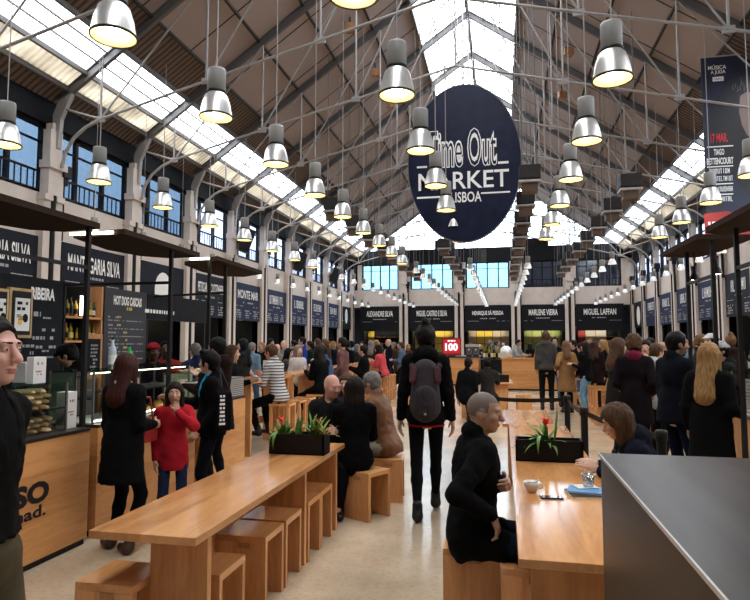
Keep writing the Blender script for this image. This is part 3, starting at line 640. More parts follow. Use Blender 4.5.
# things on the right table
t = thing('coffee_cup', 'white coffee cup with spoon on the right table', 'cup', (.16, 3.87, .74))
MB().lathe([(0, .004), (.022, 0), (.025, .004), (.045, .035), (.052, .062), (.049, .062), (.042, .035), (.02, .01), (0, .01)], (.16, 3.87, .74), 24).build('bowl', mat('white glazed china', (.72, .69, .65), .2), t)
m = MB(); m.path([(.2, 3.87, .79), (.222, 3.87, .787), (.225, 3.87, .77), (.2, 3.87, .76)], .005, 6); m.build('handle', MATS['white glazed china'], KIDS[t.name][0])
m = MB(); m.tube((.165, 3.87, .76), (.2, 3.855, .818), .003, 5); m.build('spoon', M_alu, t)
MB().lathe([(0, .05), (.044, .05)], (.16, 3.87, .74), 20).build('coffee', mat('coffee', (.09, .04, .015), .2), KIDS[t.name][0])
t = thing('mobile_phone', 'dark mobile phone lying beside the coffee cup', 'phone', (.265, 3.74, .74), .12)
MB().box(-.065, -.033, 0, .065, .033, .009).build('body', M_black, t, local=True, bevel=.003); MB().box(-.058, -.028, .009, .058, .028, .0095).build('screen', mat('dark glass screen', (.02, .02, .025), .08), t, local=True)
def magazine(label, c, d, rz, ms, th, txt):
    t = thing('magazine', label, 'magazine', c, rz); MB().box(-d[0]/2, -d[1]/2, 0, d[0]/2, d[1]/2, th).build('pages', M_paper, t, local=True)
    MB().box(-d[0]/2-.001, -d[1]/2-.001, th, d[0]/2+.001, d[1]/2+.001, th+.002).build('cover', ms, t, local=True); return t
magazine('black-covered magazine under the blue one on the right table', (.5, 3.86, .74), (.26, .2), .15, M_black, .012, 0)
magazine('blue magazine topmost of the pile on the right table', (.475, 3.9, .7545), (.2, .17), -.2, mat('blue cover', (.1, .28, .55), .4), .008, 0)
magazine('white leaflet under the plastic cup on the right table', (.485, 3.96, .7655), (.13, .1), .3, M_paper, .002, 0)
t = thing('plastic_cup', 'clear plastic cup standing on the magazines', 'cup', (.5, 3.95, .77)); MB().lathe([(0, .003), (.03, 0), (.038, .075), (.036, .075), (.028, .004)], (.5, 3.95, .77), 20).build('cup_wall', glass('clear plastic', (.8, .84, .86), .1, .25), t); MB().lathe([(.036, .073), (.04, .073), (.04, .078), (.036, .078)], (.5, 3.95, .77), 20).build('lip', M_paper, t)
# ---- steel counter beside the camera
t = thing('steel_counter', 'dark brushed steel counter filling the lower right corner', 'counter', (1.8, 1.4, 0))
MB().box(.325, .55, 0, 3.4, 2.225, 1.262).build('body', M_steeld, t); MB().box(.32, .54, 1.262, 3.41, 2.23, 1.27).build('worktop', M_steel, t, bevel=.002); MB().box(.317, .54, 1.261, .3215, 2.232, 1.2705).build('edge_strip', M_alu, t)
# ================================================================== KIOSKS LEFT
def counter(label, x, y0, y1, z=.92, depth=.7, s=-1, m=None, end=None):
    t = thing('kiosk_counter', label, 'counter', (x+s*depth/2, (y0+y1)/2, 0)); a, b = sorted((x, x+s*.03))
    MB().box(a, y0, .05, b, y1, z).build('front_panel', m or M_woodh, t)
    a, b = sorted((x+s*.03, x+s*depth))
    for yy in (y0, y1-.03): MB().box(a, yy, .05, b, yy+.03, z).build('end_panel', m or M_woodh, t)
    a, b = sorted((x+s*.02, x+s*depth)); MB().box(a, y0+.01, 0, b, y1-.01, .05).build('plinth', M_black, t)
    a, b = sorted((x-s*.005, x+s*(depth+.01))); MB().box(a, y0, z, b, y1, z+.025).build('worktop', M_steeld, t); return t
k1 = counter('wooden kiosk counter with dark lettering at the left edge', -3.39, .8, 4.48)
m = MB(); o = on_x(42, 491, -3.39); f = FR['L']
put_text(m, 'ISO', (o[0], o[1]-.13, o[2]), 'L', .16, .4, bold=.05, d=.004); o2 = on_x(30, 514, -3.39); put_text(m, 'nad.', (o2[0], o2[1]+.0, o2[2]), 'L', .09, .3, bold=.03, d=.004); m.build('lettering', M_black, KIDS[k1.name][0])
counter('narrow wooden kiosk counter next to the lettered counter', -3.42, 4.62, 4.95, depth=.55); counter('wooden kiosk counter behind the woman in the black coat', -3.42, 4.97, 6.3, depth=.55); counter('wooden kiosk counter behind the boy, farthest of the row', -3.4, 6.42, 7.6, depth=.55)
def canopy(label, poly, posts, z=2.65, led=None, bars=()):
    cx_ = sum(p[0] for p in poly)/len(poly); cy_ = sum(p[1] for p in poly)/len(poly)
    t = thing('kiosk_canopy', label, 'canopy', (cx_, cy_, 0)); rp = MB().prism(poly, lambda a, b, d: (a, b, d), z, z+.05).build('roof_panel', M_canopy, t)
    for x, y in posts: MB().box(x-.018, y-.018, 0, x+.018, y+.018, z).build('post', M_black, t)
    if led: MB().box(led[0], led[2]-.02, z+.005, led[1], led[2]-.003, z+.03).build('strip_lamp', M_led, rp)
    for p, q in bars: MB().beam(p, q, .03, .03).build('crossbar', M_black, t)
    return t
canopy('brown kiosk canopy at the left edge over the lettered counter', [(-3.4, 1.0), (-3.45, 4.6), (-3.85, 4.66), (-4.09, 4.51), (-4.17, 4.27), (-4.2, 1.0)], [(-3.5, 4.52), (-3.5, 1.2)], bars=[((-3.5, 4.52, 2.3), (-3.5, 1.2, 2.3))])
canopy('brown kiosk canopy on a black post, second from the camera on the left', [(-4.0, 4.95), (-3.39, 4.86), (-3.44, 6.36), (-3.84, 6.41), (-4.08, 6.15), (-4.16, 5.67)], [(-3.5, 5.85)], led=(-3.95, -3.5, 4.86), bars=[((-3.5, 5.85, 2.3), (-4.8, 5.85, 2.3))])
canopy('brown kiosk canopy on black posts, third from the camera on the left', [(-4.0, 7.0), (-3.36, 6.64), (-3.41, 8.14), (-3.83, 8.45), (-4.13, 8.32), (-4.14, 7.73)], [(-3.5, 6.72), (-3.5, 7.15)], led=(-3.7, -3.45, 6.62), bars=[((-3.5, 7.15, 2.3), (-4.8, 7.6, 2.3))])
# menu wall, shelves, hot dog board
t = thing('menu_board', 'black chalk menu board headed RIBEIRA behind the left kiosk', 'board', (-4.85, 5.0, .0)); MB().box(-4.9, 3.2, .0, -4.82, 5.84, 2.34).build('board', M_dark, t)
m = MB(); o = on_x(43, 294, -4.82); put_text(m, 'RIBEIRA', o, 'L', .13, .34, bold=.04, d=.004); m.build('lettering', M_white, KIDS[t.name][0])
m = MB(); R = random.Random(11)
for px, py, wd, h in ((37, 314, .1, .05), (47, 318, .12, .02), (47, 330, .22, .03), (43, 338, .3, .035), (46, 347, .3, .03), (28, 346, .16, .03), (28, 353, .14, .035), (45, 351, .1, .02), (30, 362, .2, .02), (52, 357, .15, .02), (25, 369, .2, .02)):
    put_bars(m, on_x(px, py, -4.82), 'L', wd, h, d=.004, rnd=R)
m.build('chalk_writing', M_grey, KIDS[t.name][0])
def framed(label, px0, py0, px1, py1):
    a = on_x(px0, py0, -4.74); b = on_x(px1, py1, -4.74); t = thing('framed_menu', label, 'menu', (-4.76, (a[1]+b[1])/2, b[2])); y0, y1, z0, z1 = a[1], b[1], b[2], a[2]
    MB().box(-4.8, y0, z0, -4.76, y1, z1).build('frame', wood('pale frame wood', (.6, .42, .2), (.4, .25, .1), .5), t); MB().box(-4.77, y0+.03, z0+.03, -4.752, y1-.03, z1-.03).build('mount', M_black, KIDS[t.name][0]); MB().box(-4.755, y0+.06, z0+.07, -4.745, y1-.05, z1-.1).build('sheet', M_paper, KIDS[t.name][0])
    q = MB(); yc = (y0+y1)/2; put_bars(q, (-4.745, yc, z1-.15), 'L', .14, .03, rows=2, d=.003, rnd=random.Random(2)); put_bars(q, (-4.745, yc, z1-.27), 'L', .14, .008, rows=4, d=.003, rnd=random.Random(3)); q.build('print', M_dark, t)
    q = MB(); k = 14; q.add([FR['L']((-4.745, yc+.04, z0+.2), .035*math.cos(2*PI*i/k), .045*math.sin(2*PI*i/k), .003) for i in range(k)], [tuple(range(k))]); q.build('print', M_dark, t, label='dark round print')
    q = MB(); q.add([FR['L']((-4.745, yc-.01, z0+.16), u, v, .003) for u, v in ((-.05, -.02), (.0, -.03), (.02, .03), (-.01, .06), (-.04, .03))], [(0, 1, 2, 3, 4)]); q.build('print', mat('orange print', (.75, .4, .06), .6), t, label='orange print')
framed('wood-framed paper menu on the chalk board at the left', 12, 287, 33, 338); framed('wood-framed paper menu cut by the left picture edge', -9, 287, 9, 338)
t = thing('bottle_shelf', 'wooden wall shelf unit with bottles left of the hot dog board', 'shelf', (-4.95, 6.2, 0)); y0, y1 = 5.86, 6.53
MB().box(-5.12, y0, 0, -5.08, y1, 2.34).build('back_panel', M_dark, t)
SH = (1.42, 1.68, 1.96)
for z in SH: MB().box(-5.1, y0, z-.025, -4.82, y1, z).build('shelf_board', M_wood, t)
for y in (y0, 6.17, y1-.03): MB().box(-5.1, y, 0, -4.82, y+.03, 2.34).build('upright', M_wood if y > 6.3 else M_black, t)
MB().box(-4.83, 6.13, 1.97, -4.81, 6.16, 2.2).build('strip_lamp', M_led, t); MB().box(-5.1, y0, 0, -4.82, y1, 1.1).build('cupboard', M_dark, t)
def bottle(c, h, r, mg, ml, label, group):
    t = thing('bottle', label, 'bottle', c, group=group); MB().lathe([(0, 0), (r, 0), (r, h*.58), (r*.9, h*.66), (r*.35, h*.78), (r*.35, h*.97), (0, h*.97)], c, 10).build('glass_body', mg, t)
    MB().lathe([(r*1.03, h*.15), (r*1.03, h*.45)], c, 10).build('label_band', ml, KIDS[t.name][0]); MB().lathe([(r*.4, h*.93), (r*.4, h), (0, h)], c, 8).build('cap', M_black, KIDS[t.name][0])
BC = [mat('olive bottle glass', (.2, .17, .02), .15), mat('dark bottle glass', (.02, .025, .012), .12), mat('amber bottle glass', (.35, .2, .02), .15)]; BL = [M_paper, mat('yellow label', (.6, .5, .1), .6), M_dark]
R = random.Random(21)
for zi, z in enumerate(SH):
    for i in range(9):
        y = y0+.07+i*.064+(.03 if i > 4 else 0)
        bottle((-4.9+R.uniform(-.03, .02), y, z), R.uniform(.19, .235) if zi else .22, .024, BC[(i+zi) % 3], BL[R.randrange(3)], '%s bottle from the left on the %s shelf left of the hot dog board' % (ORD[i].replace('nearest', 'first'), ('lowest', 'middle', 'top')[zi]), 'bottles on the kiosk shelves')
t = thing('menu_board', 'charcoal menu board lettered HOT DOG CASCAIS', 'board', (-4.82, 7.0, 0)); MB().box(-4.88, 6.56, 0, -4.82, 7.46, 2.34).build('board', mat('charcoal board', (.03, .03, .034), .5), t)
m = MB(); put_text(m, 'HOT DOG CASCAIS', on_x(128, 301.5, -4.82), 'L', .12, .6, bold=.04, d=.004); m.build('lettering', M_white, KIDS[t.name][0])
m = MB(); put_bars(m, on_x(128, 309, -4.82), 'L', .18, .04, d=.004)
for py in (317, 325, 332.5, 340, 347.5, 355, 362): put_bars(m, on_x(119 if py < 330 else 125, py, -4.82), 'L', .08, .025, d=.004)
m.build('yellow_print', mat('yellow print', (.6, .45, .08), .6), KIDS[t.name][0])
m = MB(); R = random.Random(5)
for py in (317, 325, 332.5, 340, 347.5, 355, 362):
    put_bars(m, on_x(113, py, -4.82), 'L', .2, .022, d=.004, rnd=R); put_bars(m, on_x(126, py+4, -4.82), 'L', .74, .014, d=.004, rnd=R)
m.build('small_print', M_grey, KIDS[t.name][0])
t = thing('menu_board', 'dark fascia board with white strapline over the red-capped cook', 'board', (-4.85, 8.3, 2.0)); MB().box(-4.9, 7.48, 1.98, -4.82, 9.2, 2.34).build('board', M_dark, t); m = MB(); put_bars(m, on_x(160, 312, -4.82), 'L', .75, .05, d=.004, dens=1, rnd=R); m.build('lettering', M_white, KIDS[t.name][0])
for y in (7.5, 9.15): MB().box(-4.88, y, 0, -4.84, y+.04, 1.98).build('post', M_black, t)
t = thing('framed_blackboard', 'wood-framed blackboard standing on the kiosk counter below the bottles', 'board', (-4.3, 5.9, .92)); a = on_x(85.5, 334, -4.3); b = on_x(101.5, 378, -4.3)
MB().box(-4.33, a[1], b[2], -4.3, b[1], a[2]).build('frame', M_wood, t); MB().box(-4.31, a[1]+.04, b[2]+.06, -4.295, b[1]-.04, a[2]-.05).build('slate', M_dark, t); m = MB(); put_bars(m, (-4.295, (a[1]+b[1])/2, a[2]-.12), 'L', .12, .02, rows=8, d=.003, rnd=R); m.build('chalk_writing', M_grey, KIDS[t.name][0])
MB().box(-4.33, a[1], .0, -4.3, a[1]+.05, b[2]).build('leg', M_wood, t); MB().box(-4.33, b[1]-.05, .0, -4.3, b[1], b[2]).build('leg', M_wood, t)
# display cases
def case(label, x0, x1, y0, y1, z0, z1, shelves, led=True, back=None):
    t = thing('display_case', label, 'display case', ((x0+x1)/2, (y0+y1)/2, z0)); f = MB()
    for x in (x0, x1):
        for y in (y0, y1): f.box(x-.008, y-.008, z0, x+.008, y+.008, z1)
    f.build('frame', M_irond, t)
    MB().box(x0, y0, z1-.012, x1, y1, z1).build('top_shelf', glass('green edged glass', (.6, .72, .66), .03, .15) if 'green edged glass' not in MATS else MATS['green edged glass'], t)
    MB().box(x1-.004, y0, z0, x1, y1, z1-.012).build('front_pane', M_case, t)
    MB().box(x0, y0, z0, x1, y0+.004, z1-.012).build('side_pane', M_case, t)
    for z in shelves: MB().box(x0, y0, z-.012, x1-.01, y1, z).build('shelf_board', M_steeld, t)
    if led: MB().box(x1-.05, y0+.02, z1-.022, x1-.035, y1-.02, z1-.014).build('strip_lamp', M_led, t); MB().box(x0, y0, z0, x1-.01, y1, z0+.012).build('tray', M_paper, t); MB().box(x1-.03, y0+.02, z0+.012, x1-.015, y1-.02, z0+.024).build('strip_lamp', M_led, t)
    if back: MB().box(x0, y0, z0, x0+.01, y1, z1-.02).build('back_panel', back, t)
    return t
case('bread display case with two shelves on the lettered counter', -4.0, -3.5, 3.5, 4.32, .946, 1.33, (1.13,), led=False)
case('lit glass case behind the nearest black post', -3.94, -3.5, 4.65, 4.94, .946, 1.4, (), back=mat('dark green panel', (.02, .045, .025), .4))
case('lit pastry case left of the woman in the black coat', -3.94, -3.5, 4.98, 6.28, .946, 1.4, (1.2,))
case('lit pastry case between the girl and the woman in black', -3.92, -3.5, 6.45, 7.1, .946, 1.3, (), back=mat('pale green panel', (.5, .55, .42), .5))
M_bread = mat('bread crust', (.62, .42, .2), .75, noise=.35, nscale=14); M_crois = mat('pastry crust', (.6, .34, .09), .6, noise=.4, nscale=18)
def lump(name, label, cat, c, d, m, group, rz=0, seed=0):
    R = random.Random(seed); o = MB(); prof = [(0, 0), (.8, .02), (1, .28), (.93, .62), (.6, .92), (0, 1)]
    o.lathe([(r, z) for r, z in prof], (0, 0, 0), 14); o.v = [(v[0]*d[0]*(1+.08*math.sin(3*v[1]*9+seed)), v[1]*d[1], v[2]*d[2]) for v in o.v]
    b = o.build(name, m); b.location = c; b.rotation_euler = (0, 0, rz); tag(b, label, cat, group); return b
R = random.Random(8); nb = 0
for lay, (zb, nl, npl) in enumerate(((.95, 3, 4), (1.131, 4, 4))):
    for l in range(nl):
        for i in range(npl-(l > 2)):
            c = (-3.6+R.uniform(-.02, .02), 3.82+i*.105+.02*l+(lay*-.02), zb+l*.042)
            lump('bread_roll', 'long bread roll, %s from the left in layer %s of the %s pile' % (ORD[i].replace('nearest', 'first'), ['one', 'two', 'three', 'four'][l], ('lower', 'upper')[lay]), 'bread', c, (.1, .05, .042), M_bread, 'bread rolls in the display case', R.uniform(-.15, .15), nb); nb += 1
for i in range(12):
    lump('pastry', 'golden pastry in the lit case by the woman in black, %s from the left' % ORD[i].replace('nearest', 'first'), 'pastry', (-3.62-.12*(i % 2), 5.05+i*.1, .96), (.06, .05, .05+.02*(i % 3)), M_crois, 'pastries in the lit cases', R.uniform(0, 3), i+40)
for i in range(6): lump('pastry', 'yellow pastry in the case beside the girl in red, %s from the left' % ORD[i].replace('nearest', 'first'), 'pastry', (-3.62-.1*(i % 2), 6.5+i*.1, .96), (.055, .05, .05), mat('yellow pastry', (.7, .45, .06), .6, noise=.3), 'pastries in the lit cases', 0, i+60)
def carton(label, c, d, rz=0):
    t = thing('paper_carton', label, 'carton', c, rz); MB().box(-d[0]/2, -d[1]/2, 0, d[0]/2, d[1]/2, d[2]).build('box', M_paper, t, local=True, bevel=.003)
    q = MB(); RR = random.Random(int(c[1]*100)); put_bars(q, (d[0]/2, 0, d[2]*.75), 'L', d[1]*.5, .02, d=.002, rnd=RR); put_bars(q, (d[0]/2, 0, d[2]*.45), 'L', d[1]*.7, .012, rows=2, d=.002, rnd=RR); q.build('print', mat('faded print', (.25, .12, .12), .7), t, local=True)
carton('tall white printed carton on top of the bread case', (-3.62, 4.12, 1.331), (.06, .15, .21), .1); carton('small white carton behind the tall printed one', (-3.85, 3.9, 1.331), (.1, .2, .14)); carton('white carton right of the tall printed one', (-3.8, 4.22, 1.331), (.12, .16, .16)); carton('white carton at the right end of the bread case', (-3.56, 4.4, .946), (.1, .12, .3))
for i, (c, mg) in enumerate((((-3.66, 5.12, 1.402), mat('clear bottle plastic', (.5, .55, .62), .15)), ((-3.62, 5.33, 1.402), mat('green bottle plastic', (.03, .35, .08), .15)))): bottle(c, .3-.07*i, .036, mg, M_paper, ('clear water bottle on top of the pastry case', 'green bottle on top of the pastry case')[i], None)
# plates and small machine on farther counter, grille box
t = thing('grille_box', 'grey louvred steel box on the wooden counter beside the boy', 'box', (-3.6, 7.2, .945)); MB().box(-3.92, 7.12, .945, -3.42, 7.58, 1.2).build('case', M_irond, t)
for i in range(9): MB().box(-3.42, 7.14, .965+i*.025, -3.408, 7.56, .978+i*.025).build('slat', M_iron, t)
for i, (y, l) in enumerate(((6.6, 'near'), (6.85, 'far'))):
    t = thing('serving_plate', 'white plate of food on the case top, the %s one' % l, 'plate', (-3.7, y, 1.302)); MB().lathe([(0, 0), (.06, 0), (.1, .02), (.097, .022), (.06, .006), (0, .006)], (-3.7, y, 1.302), 20).build('dish', M_paper, t); MB().lathe([(.06, .008), (.055, .03), (0, .04)], (-3.7, y, 1.302), 12).build('food', M_crois, t)
t = thing('menu_stand', 'white paper menu standing on the counter beyond the boy', 'menu', (-3.75, 8.0, 1.13)); M_ = Matrix.Rotation(.2, 3, 'X'); a = on_y(231.5, 345, 8.2)
# ================================================================== BAR TABLES AND STOOLS
def bar_table(label, x0, x1, y0, y1, z=1.1):
    t = thing('bar_table', label, 'table', ((x0+x1)/2, (y0+y1)/2, 0), group='high wooden bar tables'); MB().box(x0, y0, z-.045, x1, y1, z).build('tabletop', M_table, t)
    for y in (y0+.03, y1-.08): MB().box(x0+.04, y, 0, x1-.04, y+.05, z-.045).build('panel_leg', M_wood, t)
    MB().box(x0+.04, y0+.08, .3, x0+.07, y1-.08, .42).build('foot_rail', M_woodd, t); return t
BT = [(8.25, 9.9), (10.05, 11.7), (12.2, 13.9), (14.3, 16.0), (16.4, 18.1)]
for i, (a, b) in enumerate(BT): bar_table('high wooden bar table left of the aisle, %s from the camera' % ORD[i].replace('nearest', 'first'), -4.1, -3.58, a, b)
BR = [(10.7, 12.2), (12.6, 14.0), (16.1, 17.5)]
for i, (a, b) in enumerate(BR): bar_table('high wooden bar table right of the aisle, %s from the camera' % ORD[i].replace('nearest', 'first'), 2.2, 2.72, a, b)
# white menu stand now that the table exists
MB().cbox((-3.75, 8.6, 1.25), (.02, .22, .3), rz=.9).build('sheet', M_paper, t); t.location = (-3.75, 8.6, 1.1); t_ = KIDS[t.name][0]; t_.location = Vector((0, 0, 0)); t_.data.transform(Matrix.Translation((-3.75+3.75, 0, 0)))
def bar_stool():
    t = thing('bar_stool', '', 'stool'); MB().box(-.16, -.16, .7, .16, .16, .735).build('seat', M_table, t, local=True)
    for sx_ in (-1, 1):
        for sy_ in (-1, 1): MB().box(sx_*.135-.02, sy_*.135-.02, 0, sx_*.135+.02, sy_*.135+.02, .7).build('leg', M_wood, t, local=True)
    for s in (-1, 1):
        MB().box(-.115, s*.135-.012, .22, .115, s*.135+.012, .26).build('rung', M_wood, t, local=True); MB().box(s*.135-.012, -.115, .3, s*.135+.012, .115, .34).build('rung', M_wood, t, local=True)
    return t
b0 = bar_stool(); nbs = 0
def put_bar(x, y, label, rz=0):
    global nbs
    o = b0 if nbs == 0 else copy_tree(b0); nbs += 1; o.location = (x, y, 0); o.rotation_euler = (0, 0, rz); tag(o, label, 'stool', 'wooden bar stools'); return o
LS = [8.75, 9.25, 9.75, 10.5, 11.15, 12.4, 12.85, 13.3, 14.5, 14.95, 15.4, 16.6, 17.1, 17.6]
for i, y in enumerate(LS): put_bar(-3.3, y, 'wooden bar stool at the left bar tables, %s from the camera' % ORD[i].replace('nearest', 'first'))
RS = [11.0, 11.7, 12.9, 13.3, 13.7, 16.4, 16.8]
for i, y in enumerate(RS): put_bar(1.95, y, 'wooden bar stool at the right bar tables, %s from the camera' % ORD[i].replace('nearest', 'first'))
# ================================================================== COFFEE BAR IN THE MIDDLE
t = thing('coffee_bar', 'pale wooden box counter of the coffee bar, left block', 'counter', (-1.5, 24.2, 0)); MB().box(-2.1, 23.7, .06, -.95, 26, 1.08).build('body', M_woodh, t); MB().box(-2.14, 23.66, 1.08, -.9, 26.05, 1.13).build('worktop', M_steeld, t); MB().box(-2.06, 23.75, 0, -1, 25.9, .06).build('plinth', M_black, t)
t = thing('coffee_bar', 'pale wooden box counter of the coffee bar, right block', 'counter', (1.4, 22, 0)); MB().box(-.05, 21.6, .06, 2.68, 22.4, 1.08).build('body', M_woodh, t); MB().box(-.09, 21.56, 1.08, 2.72, 22.44, 1.13).build('worktop', M_table, t); MB().box(0, 21.65, 0, 2.6, 22.3, .06).build('plinth', M_black, t)
t = thing('price_screen', 'lit red screen with white figures on the coffee bar', 'screen', (-1.9, 23.9, 1.13))
c = on_y(451.5, 347, 23.85); MB().box(c[0]-.38, 23.85, c[2]-.34, c[0]+.38, 23.93, c[2]+.36).build('bezel', mat('red plastic', (.25, .02, .02), .4), t); MB().box(c[0]-.33, 23.84, c[2]-.25, c[0]+.33, 23.852, c[2]+.3).build('screen', glow('red screen', (.45, .02, .03), 1.0), t)
m = MB(); put_text(m, '100', (c[0], 23.84, c[2]), 'B', .3, .5, bold=.05, d=.006); put_bars(m, (c[0], 23.84, c[2]+.24), 'B', .3, .06, d=.006, dens=1); m.build('lettering', glow('white figures', (1, .85, .9), 1.2), KIDS[t.name][0]); MB().box(c[0]-.15, 23.84, 1.13, c[0]+.15, 23.95, c[2]-.34).build('stand', M_black, t)
for i, (x, l) in enumerate(((-1.32, 'left'), (-1.05, 'right'))):
    t = thing('coffee_machine', 'dark steel coffee machine on the coffee bar, the %s one' % l, 'coffee machine', (x, 24.2, 1.13)); MB().box(x-.12, 24, 1.13, x+.12, 24.4, 1.5).build('body', M_irond, t, bevel=.02); MB().box(x-.13, 23.95, 1.5, x+.13, 24.4, 1.6).build('cup_tray', M_alu, t); MB().tube((x, 24, 1.4), (x, 23.9, 1.38), .03).build('brew_group', M_alu, t); MB().box(x-.1, 23.92, 1.13, x+.1, 24, 1.18).build('drip_tray', M_black, t)
t = thing('steel_urn', 'shiny round steel urn on the right coffee block', 'urn', (.1, 21.85, 1.13)); MB().lathe([(0, 0), (.2, 0), (.21, .1), (.2, .28), (.14, .38), (.05, .42), (0, .42)], (.1, 21.85, 1.13)).build('urn_body', M_alu, t); MB().lathe([(0, .42), (.03, .42), (.03, .47), (0, .48)], (.1, 21.85, 1.13), 10).build('lid_knob', M_black, t)
R = random.Random(31)
for i in range(8):
    x = -.75+i*.1; z = 1.13
    bottle((x if x < -.95 else x, 24.6, 1.0), .55, .05, BC[i % 3], BL[i % 3], 'tall bottle behind the coffee bar, %s from the left' % ORD[i].replace('nearest', 'first'), 'bottles behind the coffee bar')
t = thing('back_counter', 'dark low counter under the bottles of the coffee bar', 'counter', (-.4, 24.7, 0)); MB().box(-.85, 24.4, 0, .2, 25, .97).build('body', M_dark, t); MB().box(-.88, 24.37, .97, .23, 25.03, 1.0).build('worktop', M_steeld, t)
# ================================================================== QUEUE BARRIER
def qpost(label, x, y):
    t = thing('queue_post', label, 'barrier post', (x, y, 0)); MB().lathe([(0, 0), (.16, 0), (.16, .015), (.05, .03), (0, .03)], (x, y, 0), 20).build('base', M_black, t); MB().tube((x, y, .03), (x, y, .92), .035, 12).build('pole', M_black, t); MB().lathe([(0, .92), (.045, .92), (.045, .99), (.035, 1.0), (0, 1.0)], (x, y, 0), 14).build('belt_head', M_black, t); return t
def qbelt(p, a, b):
    m = MB(); n = 8; pts = [Vector(a).lerp(Vector(b), i/n)-Vector((0, 0, .03*4*(i/n)*(1-i/n))) for i in range(n+1)]
    for q, r_ in zip(pts[:-1], pts[1:]): m.beam(q, r_, .004, .05)
    m.build('belt', M_black, KIDS[p.name][-1])
q1 = on_y(567, 396, 7.9); q2 = on_y(584, 408, 6.45)
p3 = qpost('black queue barrier post behind the shaven-headed man', -.33, 8.0); p1 = qpost('black queue barrier post at the corner of the belt', q1[0], 7.9); p2 = qpost('black queue barrier post nearest the bent-over woman', q2[0], 6.45); p4 = qpost('black queue barrier post behind the bent-over woman', 1.15, 4.9)
qbelt(p1, (q1[0], 7.9, .95), (-.33, 8.0, .95)); qbelt(p2, (q2[0], 6.45, .95), (q1[0], 7.9, .95)); qbelt(p4, (1.15, 4.9, .95), (q2[0], 6.45, .95))
# ================================================================== KIOSKS RIGHT
canopy('brown kiosk canopy on black posts above the navy-coated man', [(1.84, 6.25), (2.37, 6.38), (2.36, 6.92), (2.34, 7.31), (2.25, 7.6), (2.07, 7.62), (1.82, 7.48)], [(2.0, 7.15), (2.0, 6.33)], bars=[((2.0, 7.15, 2.3), (2.0, 6.33, 2.3))])
canopy('brown kiosk canopy at the upper right edge over the banner foot', [(1.84, 3.2), (2.6, 3.2), (2.3, 5.3), (2.2, 5.85), (2.11, 6.04), (1.99, 6.05), (1.82, 5.92)], [(2.0, 5.72), (2.0, 3.4)], bars=[((2.0, 5.72, 2.3), (2.0, 3.4, 2.3))])
t = counter('curved pale wooden kiosk counter at the right edge', 2.28, 5.55, 6.98, s=1, m=M_wood)
t = case('glass case with grey slatted panel on the right kiosk counter', 2.32, 2.75, 5.7, 6.9, .946, 1.36, ())
for i in range(10): MB().box(2.305, 5.72, .97+i*.034, 2.315, 6.6, .995+i*.034).build('slat', M_iron, t)
for i, (px, X_) in enumerate(((695, 2.08), (717, 2.12))):
    yy = on_x(px, 285, X_)[1]; yy = min(yy, 7.35); zz = 2.34
    t = thing('cone_lamp', 'small black cone lamp under the right canopy, the %s one' % ('far', 'near')[i], 'lamp', (X_, yy, zz)); MB().lathe([(.055, 0), (.045, .05), (.02, .09), (.015, .16), (0, .16)], (X_, yy, zz), 16).build('shade', M_black, t); MB().lathe([(0, .005), (.045, .005), (.045, .012), (0, .03)], (X_, yy, zz), 12).build('bulb', M_bulbs, t); MB().tube((X_, yy, zz+.16), (X_, yy, 2.65), .006, 5).build('cable', M_black, t)
for i, (x, y, lab) in enumerate(((2.5, 6.5, 'first'), (2.45, 6.75, 'second'), (2.6, 6.0, 'third'))):
    bottle((x, y, 1.362), .22, .03, BC[i % 3], M_paper, '%s bottle on the right kiosk glass case' % lab, 'bottles on the right kiosk')
